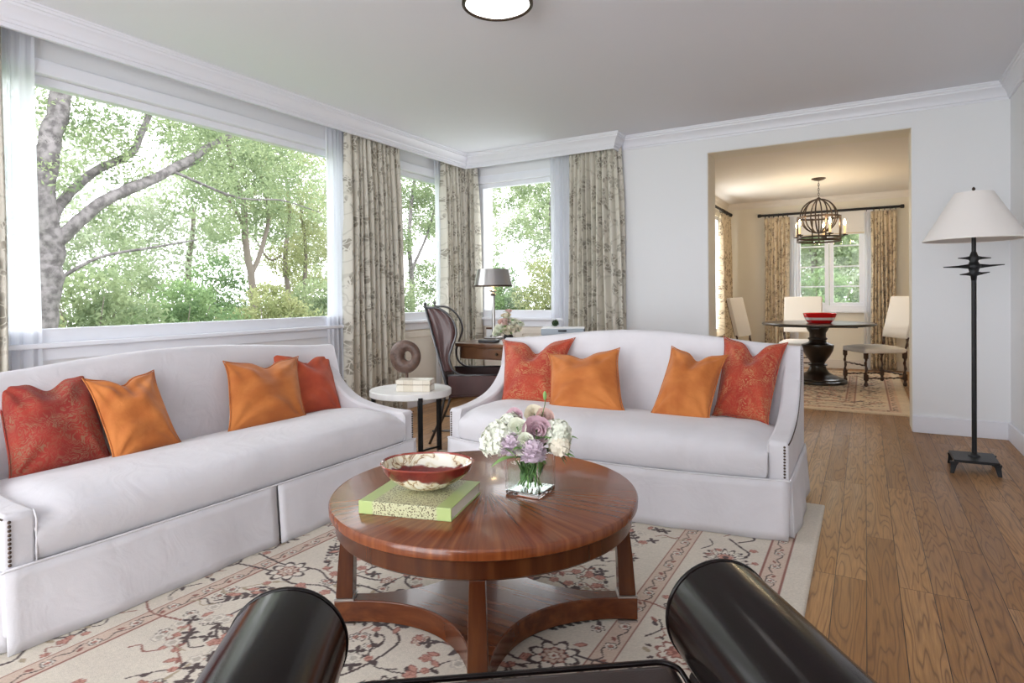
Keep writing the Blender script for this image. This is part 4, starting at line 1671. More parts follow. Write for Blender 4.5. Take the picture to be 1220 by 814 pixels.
for (a, z, L) in ((1, -.1, .065), (.8, -.5, .05), (1, .3, .07), (.6, -.2, .05)):
    add_leaf(mb, b0, view_r * a + view_n * .2 + Vector((0, 0, z)), L, .020, .5)
mb.build('leaf', M['leaf'], t, sharp=0, recalc=False)
t = thing('bud_sprig', 'thin green sprig with a closed bud rising above the bouquet', 'bud sprig', BQ + Vector((0, 0, .02)), group=GB)
tip = view_r * .048 + Vector((0, 0, .262))
MB().tube(spline([(0, 0, .005), (.01, .01, .12), tuple(tip * .9), tuple(tip)], 6), .0013, 5).build('stem', M['stem'], t, sharp=0)
MB().ball(tip + Vector((-.002, 0, .012)), .006, 8, 6, (1, 1, 2.4)).build('bud', M['leaf2'], t, sharp=0)

# ------------------------------------------------------------------ side table between the sofas
SX, SY, SZ = -2.49, 3.01, .45
t = thing('side_table', 'round white stone side table with black legs between the two sofas', 'side table', (SX, SY, 0))
MB().lathe([(.001, SZ - .040), (.250, SZ - .040), (.255, SZ - .035), (.255, SZ - .004), (.251, SZ), (.001, SZ)], 72).build('tabletop', M['stone'], t)
for a in (-38, 82, 202):
    a = math.radians(a)
    ca, sa = math.cos(a), math.sin(a)
    rot = Matrix.Rotation(a, 3, 'Z')
    MB().box((.236, -.014, 0), (.258, .014, SZ - .034), rot, (0, 0, 0)).box((.256, -.014, SZ - .05), (.264, .014, SZ - .022), rot, (0, 0, 0)).build('leg', M['black_iron'], t, bevel=.002, smooth=False)
    MB().tube([(0, 0, .035), (.24 * ca, .24 * sa, .035)], .007, 8).build('stretcher', M['black_iron'], t, sharp=0)

# bone inlay box
t = thing('decorative_box', 'cream bone inlay box on the white side table', 'box', (SX + .075, SY - .045, SZ + .0005), math.radians(24))
MB().box((-.105, -.06, 0), (.105, .06, .040)).build('box_base', M['shell'], t, bevel=.002, smooth=False)
MB().box((-.107, -.062, .043), (.107, .062, .070)).build('lid', M['shell'], t, bevel=.002, smooth=False)
MB().box((-.10, -.055, .038), (.10, .055, .045)).build('box_lip', M['desk_wood'], t, smooth=False)

# ring sculpture on a post
t = thing('ring_sculpture', 'dark carved wooden ring sculpture standing on the white side table', 'sculpture', (SX - .085, SY + .065, SZ + .0005), math.radians(14))
MB().box((-.04, -.03, 0), (.04, .03, .018)).build('plinth', M['carved'], t, bevel=.003, smooth=False)
MB().tube([(0, 0, .016), (0, 0, .095)], .010, 10).build('post', M['carved'], t, sharp=0)
mb = MB()
Rm, cz = .068, .195


def ringpt(u, v):
    a, b = 2 * PI * u, 2 * PI * v
    ecc = -.010 * math.cos(a - .2)
    wob = 1 + .04 * math.sin(3 * a + .5)
    rt = (.040 + ecc) * wob
    x = (Rm + rt * math.cos(b))
    return (x * math.cos(a), (.030 - .006 * math.cos(a - .4)) * math.sin(b), cz + x * math.sin(a))


nu, nv = 48, 16
v = [ringpt(i / nu, j / nv) for i in range(nu) for j in range(nv)]
f = [(i * nv + j, i * nv + (j + 1) % nv, ((i + 1) % nu) * nv + (j + 1) % nv, ((i + 1) % nu) * nv + j) for i in range(nu) for j in range(nv)]
mb.add(v, f)
mb.build('ring', M['carved'], t, sharp=0)

# ------------------------------------------------------------------ floor lamp
t = thing('floor_lamp', 'black iron floor lamp with a wide white shade beside the dining opening', 'floor lamp', (.54, 4.36, 0))
mb = MB()
v0 = [(-.118, -.15), (.098, -.125), (.108, .14), (-.108, .10)]
MB().prism([(-.108, -.135), (.100, -.125), (.105, .12), (-.112, .10)], .062, .078).build('base_plate', M['black_iron'], t, bevel=.003, smooth=False)
for (x, y) in v0:
    sx, sy = (1 if x > 0 else -1), (1 if y > 0 else -1)
    mb = MB()
    x, y = x * .9, y * .85
    v = []
    for (z, o, w) in ((.066, 0, .022), (.045, .004, .014), (.0, .012, .009)):
        for (a, b) in ((-1, -1), (1, -1), (1, 1), (-1, 1)):
            v.append((x + sx * o + a * w, y + sy * o + b * w * .5, z))
    mb.add(v, [(0, 3, 2, 1), (8, 9, 10, 11)] + [(i * 4 + k, i * 4 + (k + 1) % 4, (i + 1) * 4 + (k + 1) % 4, (i + 1) * 4 + k) for i in range(2) for k in range(4)])
    mb.build('leg', M['black_iron'], t, bevel=.002, smooth=False)
MB().tube([(0, 0, .07), (0, 0, 1.12)], .0125, 14).tube([(0, 0, 1.22), (0, 0, 1.60)], .011, 12).build('pole', M['black_iron'], t)
MB().lathe([(.03, .078), (.028, .086), (.014, .095)], 20).build('collar', M['black_iron'], t)
# knuckled branches
mb = MB()
mb.lathe([(.013, 1.09), (.016, 1.115), (.030, 1.128), (.022, 1.140), (.026, 1.155), (.036, 1.172), (.026, 1.185), (.020, 1.200), (.030, 1.218), (.020, 1.232), (.012, 1.255)], 14)
for (z, L1, L2, dz) in ((1.128, -.075, .085, .004), (1.171, -.165, .165, .004), (1.218, -.085, .092, .0)):
    c_, s_ = math.cos(math.radians(25)), math.sin(math.radians(25))
    mb.tube([(L1 * c_, L1 * s_, z - dz), (L1 * .5 * c_, L1 * .5 * s_, z - dz * .5), (0, 0, z), (L2 * .5 * c_, L2 * .5 * s_, z + dz * .5), (L2 * c_, L2 * s_, z + dz * 2)], [.0025, .007, .017, .007, .0025], 10)
mb.build('branch', M['black_iron'], t, sharp=0)
zb, ztp = 1.322, 1.592
MB().lathe([(.245, zb), (.246, zb), (.092, ztp), (.091, ztp), (.243, zb + .002)], 64, cap=False).build('lamp_shade', M['lampshade'], t, solid=.0015)
MB().lathe([(.247, zb - .002), (.2475, zb + .006), (.2445, zb + .006), (.244, zb - .002)], 64, cap=False).build('shade_trim', M['lampshade'], t)
mb = MB()
for a in (0, 2.09, 4.19):
    mb.tube([(0, 0, ztp - .012), (.091 * math.cos(a), .091 * math.sin(a), ztp - .004)], .0015, 5)
mb.build('shade_spider', M['bronze'], t, sharp=0)
MB().lathe([(.003, ztp - .012), (.004, ztp + .010), (.009, ztp + .020), (.007, ztp + .028), (.001, ztp + .034)], 12).build('finial', M['bronze'], t)
MB().ball((0, 0, 1.43), .028, 12, 8, (1, 1, 1.3)).build('bulb', M['lamp_glow'], t, sharp=0)

# ------------------------------------------------------------------ ceiling light
t = thing('ceiling_light', 'round flush ceiling light with white glass and a thin bronze rim', 'ceiling light', (-1.48, 2.45, H))
MB().lathe([(.150, -.075), (.158, -.078), (.166, -.072), (.166, -.058), (.158, -.054), (.150, -.060)], 64, cap=False).build('rim', M['bronze'], t)
MB().lathe([(.12, 0), (.13, -.006), (.153, -.060)], 48, cap=False).build('housing', M['white'], t)
MB().lathe([(.152, -.066), (.12, -.082), (.07, -.090), (.001, -.092)], 48, cap=False).build('diffuser', M['lamp_glow'], t, sharp=0)

# ------------------------------------------------------------------ leather armchair in front of the camera
AD = math.radians(36.2)
# local +y = chair's facing direction
t = thing('leather_armchair', 'dark espresso leather armchair with rolled arms, nearest the camera', 'armchair', (0, 0, 0), AD)
EL = M['espresso']
rad = .085
for lx, az, al in ((-.236, .523, .912), (.417, .530, .905)):
    s = -1 if lx < 0 else 1
    # scroll: rounded top slab, hollowed below on the outer side
    prof = []
    for k in range(25):
        a = math.radians(-60 + 300 * k / 24)
        prof.append((rad * math.cos(a), az + rad * math.sin(a)))
    if s > 0:
        outer = [(-.052, .44), (-.058, .30), (-.06, .10), (.035, .10), (.03, .30), (.034, .44)]
    else:
        outer = [(-.034, .44), (-.03, .30), (-.035, .10), (.06, .10), (.058, .30), (.052, .44)]
    poly = prof + outer
    MB().prism(poly, -.02, al, lambda a, b, c, lx=lx: (lx + a, c, b)).build('arm', EL, t, bevel=.006, seg=3, sharp=40)
    mb = MB()
    ring = [(lx + rad * math.cos(a) * .985, al + .001, az + rad * math.sin(a) * .985) for a in [math.radians(-60 + 300 * k / 40) for k in range(41)]]
    mb.tube(ring, .0035, 6)
    mb.build('arm_piping', EL, t, sharp=0)
# seat cushion with welted edge
sx0, sx1 = -.150, .342
MB().box((sx0, .20, .36), (sx1, .900, .470)).build('seat_cushion', M['espresso_seat'], t, bevel=.022, seg=4, sharp=60)
mb = MB()
zz = .466
cr = .03
loop = []
for (cx, cy, a0) in ((sx1 - cr, .900 - cr, 0), (sx0 + cr, .900 - cr, 90), (sx0 + cr, .20 + cr, 180), (sx1 - cr, .20 + cr, 270)):
    for k in range(6):
        a = math.radians(a0 + 18 * k)
        loop.append((cx + cr * math.cos(a), cy + cr * math.sin(a), zz))
mb.tube(loop, .0045, 6, closed=True)
mb.build('welt', EL, t, sharp=0)
MB().box((-.20, .05, .14), (.39, .885, .36)).build('seat_base', EL, t, bevel=.01, sharp=60)
MB().prism([(.02, .12), (.19, .12), (.19, .46), (.09, .74), (.05, .765), (.0, .755), (-.03, .70), (.0, .4)], -.30, .49, lambda a, b, c: (c, a, b)).build('backrest', EL, t, bevel=.02, seg=3, sharp=50)
for (x, y) in ((-.22, .84), (.41, .84), (-.22, .05), (.41, .05)):
    MB().lathe([(.014, .0), (.024, .10), (.026, .145)], 14, (x, y, 0.013)).build('leg', M['dark_wood'], t)

# ------------------------------------------------------------------ curtains
def curtain(name, path, z0, z1, folds, amp, mat, label, cat='curtain', group=None, seed=0, flare=0.0, fullness=2.2, pinch=.5, parts=None, nv=26, sharpness=None):
    """path: list of (x, y) the heading follows; folds hang straight down, spreading by `flare` metres at the hem"""
    r = random.Random(seed)
    if sharpness is None:
        sharpness = 1.0 if mat is M['sheer'] else .50
    P = [Vector((x, y, 0)) for x, y in path]
    seg = [(b - a).length for a, b in zip(P, P[1:])]
    L = sum(seg)

    def at(s):
        for (a, b), l in zip(zip(P, P[1:]), seg):
            if s <= l or (b - P[-1]).length < 1e-9:
                d = (b - a).normalized()
                return a + d * s, Vector((d.y, -d.x, 0)), d
            s -= l
    nf = folds
    wid = [r.uniform(.7, 1.35) for _ in range(nf)]
    tot = sum(wid)
    cum = [0]
    for w in wid:
        cum.append(cum[-1] + w / tot)
    am = [r.uniform(.65, 1.2) for _ in range(nf + 1)]
    per = 14
    nu = nf * per + 1
    v, uv = [], []
    for j in range(nv):
        tz = j / (nv - 1)
        z = z1 + (z0 - z1) * tz
        for i in range(nu):
            k = min(nf - 1, i // per)
            q = (i - k * per) / per
            s = (cum[k] + (cum[k + 1] - cum[k]) * q)
            a = am[k] * (1 - q) + am[min(nf, k + 1)] * q
            w = amp * a * (pinch + (1 - pinch) * smoothstep(0, .25, tz)) * (1 + .25 * tz)
            if mat is M['sheer']:
                off = w * math.sin(2 * PI * q)
                lat = .17 * w * math.sin(4 * PI * q)
            else:
                # rounded bulges with narrow deep creases between them
                off = w * (2.4 * math.sin(PI * q) ** .55 - 1.4) * (1 + .22 * math.sin(k * 2.1 + tz * 2))
                lat = .10 * w * math.sin(2 * PI * q)
            off += .10 * amp * math.sin(6 * PI * q + k) * (1 - smoothstep(0, .12, tz))
            lat += .006 * math.sin(tz * 5 + k * 1.3)
            pos, n, d = at(min(L, max(0, s * L)))
            pos = pos + n * off + d * (lat + flare * tz * (s - .3))
            v.append((pos.x, pos.y, z))
            uv.append((s * L * fullness, z))
    f = [(j * nu + i, j * nu + i + 1, (j + 1) * nu + i + 1, (j + 1) * nu + i) for j in range(nv - 1) for i in range(nu - 1)]
    me = bpy.data.meshes.new(name)
    me.from_pydata(v, [], f)
    ul = me.uv_layers.new(name='UVMap')
    li = np.zeros(len(me.loops), np.int32)
    me.loops.foreach_get('vertex_index', li)
    ul.data.foreach_set('uv', np.array(uv, np.float32)[li].ravel())
    me.polygons.foreach_set('use_smooth', [True] * len(me.polygons))
    me.materials.append(mat)
    o = bpy.data.objects.new(name, me)
    COL.objects.link(o)
    if mat is not M['sheer']:
        md = o.modifiers.new('solid', 'SOLIDIFY')
        md.thickness = .0025
    tag(o, label, cat, group)
    return o


CXX = -3.575
ZC = 2.40
CG = 'floral curtains of the living room'
curtain('curtain', [(CXX - .005, .75), (CXX, 1.325)], .02, ZC, 10, .030, M['curtain'], 'floral curtain at the near end of the picture window, cut by the edge', group=CG, seed=1)
curtain('curtain', [(CXX - .005, 3.56), (CXX, 4.20)], .02, ZC, 11, .034, M['curtain'], 'floral curtain between the picture window and the narrow window', group=CG, seed=2, flare=.10)
curtain('curtain', [(CXX - .005, 4.85), (CXX, 5.20), (-3.52, 5.245), (-3.44, 5.245)], .02, ZC, 10, .030, M['curtain'], 'floral curtain hanging in the corner between the two small windows', group=CG, seed=3, flare=.03)
curtain('curtain', [(-2.40, 5.235), (-1.955, 5.235), (-1.93, 5.26), (-1.925, 5.31)], .02, ZC, 11, .036, M['curtain'], 'floral curtain right of the desk window, against the white wall', group=CG, seed=4, flare=.10)
SG = 'sheer curtains of the living room'
SXX = -3.62
curtain('sheer_curtain', [(SXX, 1.0), (SXX, 1.478)], .02, ZC, 9, .012, M['sheer'], 'white sheer curtain at the near end of the picture window', group=SG, seed=5)
curtain('sheer_curtain', [(SXX, 3.385), (SXX, 3.70)], .02, ZC, 8, .013, M['sheer'], 'white sheer curtain at the far end of the picture window', group=SG, seed=6)
curtain('sheer_curtain', [(SXX, 4.77), (SXX, 5.0)], .02, ZC, 5, .012, M['sheer'], 'white sheer curtain on the narrow window beside the wing chair', group=SG, seed=7)
curtain('sheer_curtain', [(-2.63, 5.295), (-2.30, 5.295)], .02, ZC, 7, .012, M['sheer'], 'white sheer curtain right of the desk window pane', group=SG, seed=8)

# dining curtains, rods with rings
DG = 'floral curtains of the dining room'
DCY = 9.20
curtain('curtain', [(-1.225, DCY), (-.905, DCY)], .025, 2.075, 7, .028, M['curtain_dining'], 'floral curtain left of the dining room window', group=DG, seed=9)
curtain('curtain', [(.065, DCY), (.345, DCY)], .025, 2.075, 7, .028, M['curtain_dining'], 'floral curtain right of the dining room window', group=DG, seed=10)
curtain('curtain', [(DX0 + .10, 8.45), (DX0 + .10, 9.10)], .025, 2.11, 13, .024, M['curtain_dining'], 'floral curtain on the side wall of the dining room', group=DG, seed=11, flare=.05)
curtain('sheer_curtain', [(-.91, 9.27), (-.80, 9.27)], .025, 2.075, 3, .010, M['sheer'], 'white sheer left of the dining window', group='sheers of the dining window', seed=12)
curtain('sheer_curtain', [(-.01, 9.27), (.11, 9.27)], .025, 2.075, 3, .010, M['sheer'], 'white sheer right of the dining window', group='sheers of the dining window', seed=13)


def rod(p0, p1, label, rings):
    p0, p1 = Vector(p0), Vector(p1)
    d = (p1 - p0).normalized()
    t = thing('curtain_rod', label, 'curtain rod', p0, group='dining room curtain rods')
    L = (p1 - p0).length
    MB().tube([(0, 0, 0), d * L], .0165, 12).build('rod', M['black_iron'], t)
    for s in (0, L):
        sg = -1 if s == 0 else 1
        MB().tube([d * s, d * (s + sg * .012), d * (s + sg * .045), d * (s + sg * .05)], [.017, .024, .024, .015], 12).build('finial', M['black_iron'], t)
    for s in rings:
        mb = MB()
        c = d * s
        nn = Vector((0, 0, 1))
        sd = d.cross(nn)
        mb.tube([c + (nn * math.cos(a) + sd * math.sin(a)) * .026 - nn * .010 for a in [2 * PI * k / 16 for k in range(16)]], .004, 6, closed=True)
        mb.build('ring', M['black_iron'], t, sharp=0)
    n_ = d.cross(Vector((0, 0, 1)))
    for s in (.08, L - .08):
        w = Vector((n_.x, n_.y, 0))
        if (p0 + w * .1 - Vector((-.4, 8, p0.z))).length < (p0 - w * .1 - Vector((-.4, 8, p0.z))).length:
            w = -w
        MB().tube([d * s, d * s + w * .125], .009, 8).build('bracket', M['black_iron'], t, sharp=0)
    return t


rod((-1.26, 9.20, 2.115), (.385, 9.20, 2.115), 'black iron curtain rod above the dining room window', [.05, .10, .16, .22, .28, .34, 1.28, 1.36, 1.42, 1.48, 1.54, 1.60])
rod((DX0 + .10, 7.5, 2.15), (DX0 + .10, 9.1, 2.15), 'black iron curtain rod on the side wall of the dining room', [1.0, 1.08, 1.16, 1.24, 1.32, 1.42, 1.5])
t = thing('roman_shade', 'raised white roman shade at the top of the dining window', 'window shade', (-.425, 9.31, 1.80))
MB().box((-.43, -.012, .02), (.43, .0, .34)).build('fabric_panel', M['shade_white'], t, bevel=.002, smooth=False)
for k in range(3):
    MB().box((-.432, -.030 + .004 * k, .0 + .022 * k), (.432, -.006, .034 + .022 * k)).build('fold', M['shade_white'], t, bevel=.006, smooth=False)
MB().box((-.432, -.035, .01), (.432, -.008, .022)).build('bottom_trim', M['curtain_dining'], t, smooth=False)

# ------------------------------------------------------------------ desk behind the sofa
DZ = .69
t = thing('writing_desk', 'polished brown wooden desk behind the facing sofa, under the corner window', 'desk', (-2.05, 3.98, 0))
dx, dy = .60, .33
cr = .10
poly = []
for (cx, cy, a0) in ((dx - cr, dy - cr, 0), (-dx + cr, dy - cr, 90), (-dx + cr, -dy + cr, 180), (dx - cr, -dy + cr, 270)):
    for k in range(7):
        a = math.radians(a0 + 15 * k)
        poly.append((cx + cr * math.cos(a), cy + cr * math.sin(a)))
MB().prism(poly, DZ - .028, DZ).build('desktop', M['desk_wood'], t, bevel=.006, seg=3, sharp=40)
MB().prism([(x * .95, y * .92) for x, y in poly], DZ - .115, DZ - .028).build('desk_apron', M['desk_wood'], t, sharp=40)
for (x, y) in ((-.08, -.22), (.46, -.22), (-.08, .22), (.46, .22)):
    MB().lathe([(.014, 0), (.018, .1), (.028, .45), (.024, .50), (.034, .53), (.034, DZ - .115)], 16, (x, y, 0)).build('leg', M['desk_wood'], t)
for s in (-.20, .20):
    dr = MB().box((s - .17, -.312, DZ - .105), (s + .17, -.296, DZ - .04)).build('drawer', M['desk_wood'], t, bevel=.003, smooth=False)
    MB().ball((s, -.322, DZ - .072), .011, 10, 7).build('knob', M['bronze'], dr, sharp=0)

# table lamp
t = thing('table_lamp', 'pewter shaded column table lamp standing on the desk', 'table lamp', (-2.515, 4.05, DZ + .0005))
MB().box((-.055, -.055, 0), (.055, .055, .02)).build('base', M['pewter'], t, bevel=.003, smooth=False)
MB().lathe([(.03, .02), (.028, .03), (.016, .036), (.0135, .05), (.0135, .34), (.020, .345), (.024, .352), (.014, .36), (.012, .37), (.030, .376), (.032, .382), (.012, .39), (.006, .40), (.006, .54)], 18).build('column', M['pewter'], t)
MB().lathe([(.148, .415), (.150, .415), (.1225, .548), (.1205, .548)], 48, cap=False).build('lamp_shade', M['pewter'], t, solid=.0015)
MB().lathe([(.1505, .413), (.1525, .416), (.1515, .424), (.1495, .424)], 48, cap=False).build('shade_trim', M['bronze'], t)
MB().ball((0, 0, .46), .024, 12, 8, (1, 1, 1.3)).build('bulb', M['bulb_glow'], t, sharp=0)
mb = MB()
for a in (.5, 2.6, 4.7):
    mb.tube([(0, 0, .535), (.12 * math.cos(a), .12 * math.sin(a), .540)], .0015, 5)
mb.build('shade_spider', M['steel'], t, sharp=0)

# small vase of flowers on the desk
t = thing('desk_vase', 'small round dark vase holding cream roses on the desk', 'vase', (-2.27, 3.86, DZ + .0005))
MB().lathe([(.001, 0), (.026, 0), (.036, .02), (.036, .045), (.024, .06), (.028, .068), (.024, .067), (.020, .058), (.030, .040), (.001, .012)], 24, cap=False).build('vase_body', M['black_plastic'], t)
DV = Vector((-2.27, 3.86, DZ))
rr_ = random.Random(21)
DF = [((.00, .045, .085), .034, 'petal_cream', 'cream rose at the front of the desk bouquet'), ((-.06, .02, .10), .034, 'petal_white', 'white rose at the left of the desk bouquet'),
      ((.06, .02, .10), .032, 'petal_cream', 'cream rose at the right of the desk bouquet'), ((-.03, .01, .145), .034, 'petal_blush', 'pale blush rose in the middle of the desk bouquet'),
      ((.035, .0, .15), .030, 'petal_white', 'white rose high on the right of the desk bouquet'), ((-.015, -.02, .19), .028, 'petal_cream', 'cream rose near the top of the desk bouquet'),
      ((.09, .0, .13), .024, 'petal_white', 'small white bloom at the far right of the desk bouquet'), ((-.085, -.01, .07), .030, 'petal_white', 'greenish white bloom low at the left of the desk bouquet'),
      ((.005, -.01, .225), .018, 'petal_blush', 'small pink bud topping the desk bouquet')]
for i, ((ox, oy, oz), R, mt, lab) in enumerate(DF):
    q = view_r * ox + view_n * oy + Vector((0, 0, oz + .01))
    t = thing('rose', lab, 'rose', DV, group='roses in the desk vase')
    rose_mesh(MB(), q, R * 1.18, q + view_n * .1 + Vector((0, 0, .03)), i + 40).build('bloom', M[mt], t, sharp=0, recalc=False)
    MB().tube([(0, 0, .03), q * .5 + Vector((0, 0, .03)), q], .002, 5).build('stem', M['stem'], t, sharp=0)
    if True:
        mb = MB()
        add_leaf(mb, q * .9, view_r * rr_.uniform(-1, 1) + view_n * .3 + Vector((0, 0, .3)), .06, .022, .3)
        add_leaf(mb, q * .8, view_r * rr_.uniform(-1, 1) + view_n * .5, .05, .02, .3)
        mb.build('leaf', M['leaf2'], t, sharp=0, recalc=False)

tag(MB().box((-.07, -.045, 0), (.07, .045, .018)).build('notebook', M['black_plastic'], None, (-2.40, 3.80, DZ + .0005), .2, bevel=.004, smooth=False), 'closed black notebook on the desk beside the lamp foot', 'notebook')
t = thing('papers_box', 'white card box with a brown band behind the lamp column on the desk', 'box', (-2.585, 4.13, DZ + .0005), .3)
MB().box((-.035, -.03, 0), (.035, .03, .075)).build('box_base', M['white'], t, bevel=.002, smooth=False)
MB().box((-.036, -.031, .076), (.036, .031, .092)).build('lid', M['desk_wood'], t, bevel=.002, smooth=False)
t = thing('pen_cup', 'low black dish on the desk between the roses and grey box', 'dish', (-2.10, 3.86, DZ + .0005))
MB().lathe([(.001, 0), (.032, 0), (.038, .01), (.038, .040), (.034, .041), (.032, .012), (.001, .010)], 24, cap=False).build('dish_body', M['black_plastic'], t)
MB().lathe([(.001, .012), (.031, .012), (.030, .042), (.001, .046)], 20, cap=False).build('dish_filling', M['white'], t)
t = thing('storage_box', 'blue grey storage box with a dark slot handle on the desk', 'box', (-1.915, 4.05, DZ + .0005), math.radians(22))
MB().box((-.15, -.11, 0), (.15, .11, .052)).build('lower_tray', M['printer'], t, bevel=.003, smooth=False)
MB().box((-.153, -.113, .056), (.153, .113, .098)).build('upper_tray', M['printer'], t, bevel=.003, smooth=False)
MB().box((-.155, -.05, .096), (.155, .115, .104)).build('lid', M['white'], t, bevel=.002, smooth=False)
MB().tube([(-.03, -.114, .085), (.03, -.114, .085)], .006, 8).build('handle', M['black_plastic'], t, sharp=0)
MB().box((.1535, -.112, .004), (.158, .112, .096)).build('side_panel', M['printer_dark'], t, smooth=False)
t = thing('moss_ball', 'small dark moss ball on the grey storage box', 'moss ball', (-1.985, 4.06, DZ + .105))
mb = MB()
r_ = random.Random(4)
mb.ball((0, 0, .030), .024, 12, 8)
mb.build('moss_body', pbr('moss', (.02, .035, .015), .9, bump=(120, 1)), t, sharp=0)
mb = MB()
for k in range(60):
    d = Vector((r_.gauss(0, 1), r_.gauss(0, 1), r_.gauss(0, 1))).normalized()
    mb.tube([Vector((0, 0, .03)) + d * .02, Vector((0, 0, .03)) + d * r_.uniform(.027, .036)], [.0022, .0004], 4)
mb.build('moss_tufts', M['leaf'], t, sharp=0)

# ------------------------------------------------------------------ wing chair (leather sling on a steel frame)
# local x = right-hand side seen from behind, y = facing
face = math.atan2(.5, .87)
t = thing('wing_chair', 'tall oxblood leather chair with looped steel wings at the end of the desk', 'chair', (-2.66, 3.38, 0), face - PI / 2)
# local frame: origin at the near rear post foot; +y facing, -x ... towards far post
WD = .52
top, lean = .965, .17


def back_x(z):       # y-offset of the back at height z
    return .17 - lean * ((z - .30) / (top - .30)) if z > .3 else .17


for side in (0, 1):
    x = -WD * side
    st = M['chairsteel']
    # rear post from floor to finial
    MB().tube([(x, .02, .0), (x, .10, .18), (x, back_x(.40), .40), (x, back_x(top), top)], .0095, 10).build('rear_post', st, t, sharp=0)
    MB().lathe([(.004, -.004), (.005, .004), (.011, .010), (.012, .018), (.008, .026), (.001, .030)], 12, (x, back_x(top), top)).build('finial', st, t)
    # wing hoop: from the post top forward, round and down to the arm
    hp = spline([(x, back_x(top) + .0, top - .012), (x, .10, top - .02), (x, .185, top - .09), (x, .215, top - .19), (x, .185, top - .29), (x, .165, top - .36), (x, .18, .53), (x, .235, .485), (x, .32, .475)], 6)
    MB().tube(hp, .008, 8).build('wing_hoop', st, t, sharp=0)
    # leather stretched inside the wing
    if side == 0:
        mb = MB()
        n = len(hp)
        vs = []
        for i, p in enumerate(hp):
            if i > n * .80:
                break
            b_ = Vector((x, back_x(p.z) + .004, p.z))
            for k in range(5):
                s = k / 4
                q = b_.lerp(p, s)
                vs.append(q + Vector((-.012 * math.sin(PI * s), 0, 0)))
        m = len(vs) // 5
        mb.add(vs, [(i * 5 + k, i * 5 + k + 1, (i + 1) * 5 + k + 1, (i + 1) * 5 + k) for i in range(m - 1) for k in range(4)])
        mb.build('wing_leather', M['oxblood'], t, solid=.004, sharp=0)
    # arm sling
    mb = MB()
    mb.box((x - .008, .155, .335), (x + .008, .57, .475))
    mb.build('arm', M['oxblood'], t, bevel=.007, seg=3, sharp=60)
    MB().tube([(x, .15, .478), (x, .57, .478)], .007, 8).build('arm_rail', st, t, sharp=0)
    MB().tube([(x, .565, .478), (x, .56, .30), (x, .53, .10), (x, .56, 0)], .0095, 10).build('front_leg', st, t, sharp=0)
    MB().tube([(x, .04, .09), (x, .535, .09)], .007, 8).build('stretcher', st, t, sharp=0)
# seat, back sling
mb = MB()


def seatf(u, v):
    return (-WD * u, .16 + .44 * v, .33 - .03 * math.sin(PI * u) + .012 * v)


mb.grid(seatf, 9, 7)
mb.build('seat', M['oxblood'], t, solid=.018, sharp=0)
MB().box((-WD + .01, .56, .27), (-.01, .59, .335)).build('seat_rail', M['oxblood'], t, bevel=.008, sharp=60)
mb = MB()


def backf(u, v):
    z = .34 + (top - .38) * v + .045 * math.sin(PI * u) * v
    return (-WD * u, back_x(z) - .035 * math.sin(PI * u), z)


mb.grid(backf, 11, 13)
mb.build('backrest', M['oxblood'], t, solid=.008, sharp=0)

# ------------------------------------------------------------------ dining table, bowl, chairs, chandelier
TX, TY = -.47, 7.72
t = thing('dining_table', 'round dark pedestal table in the dining room', 'dining table', (TX, TY, .013))
MB().lathe([(.001, .645), (.55, .645), (.575, .650), (.585, .658), (.585, .668), (.575, .676), (.001, .678)], 72, cap=False).build('tabletop', M['dark_wood'], t)
MB().lathe([(.001, .0), (.295, .0), (.300, .012), (.295, .03), (.27, .036), (.262, .05), (.235, .058), (.225, .062), (.20, .075), (.16, .09), (.115, .115), (.10, .14), (.085, .165), (.082, .185), (.10, .195), (.10, .205), (.078, .215), (.075, .225), (.09, .25), (.125, .30), (.155, .36), (.168, .415), (.166, .43), (.13, .44), (.095, .455), (.085, .475), (.10, .49), (.10, .50), (.085, .51), (.085, .56), (.11, .60), (.12, .645)], 40, cap=False).build('pedestal', M['dark_wood'], t)
MB().box((-.4, -.04, .62), (.4, .04, .646)).box((-.04, -.4, .62), (.04, .4, .646)).build('brace', M['dark_wood'], t, smooth=False)

t = thing('striped_bowl', 'red ceramic bowl with a white stripe on the dining table', 'bowl', (TX + .03, TY - .12, .6915))
MB().lathe([(.001, 0), (.115, 0), (.130, .015)], 40, cap=False).build('foot_band', M['red_glaze'], t)
MB().lathe([(.130, .015), (.143, .034)], 40, cap=False).build('lower_band', M['red_glaze'], t)
MB().lathe([(.143, .034), (.156, .062)], 40, cap=False).build('white_band', M['white_glaze'], t)
MB().lathe([(.156, .062), (.172, .108), (.168, .110), (.150, .060), (.12, .018), (.001, .012)], 40, cap=False).build('upper_band', M['red_glaze'], t)


def twist(mb, p0, p1, r, turns, n=10, amp=.28):
    """barley twist"""
    p0, p1 = Vector(p0), Vector(p1)
    d = p1 - p0
    L = d.length
    d.normalize()
    s_ = d.orthogonal().normalized()
    u_ = d.cross(s_)
    K = max(12, int(turns * 8))
    vs = []
    for i in range(K + 1):
        tt = i / K
        e = min(1, 8 * tt, 8 * (1 - tt))
        a0 = 2 * PI * turns * tt
        c = p0 + d * L * tt + (s_ * math.cos(a0) + u_ * math.sin(a0)) * r * amp * e
        for k in range(n):
            a = 2 * PI * k / n
            q = r * (1 - .25 * e + .16 * e * math.cos(2 * (a - a0)))
            vs.append(c + (s_ * math.cos(a) + u_ * math.sin(a)) * q)
    mb.add(vs, [(i * n + k, i * n + (k + 1) % n, (i + 1) * n + (k + 1) % n, (i + 1) * n + k) for i in range(K) for k in range(n)])
    return mb


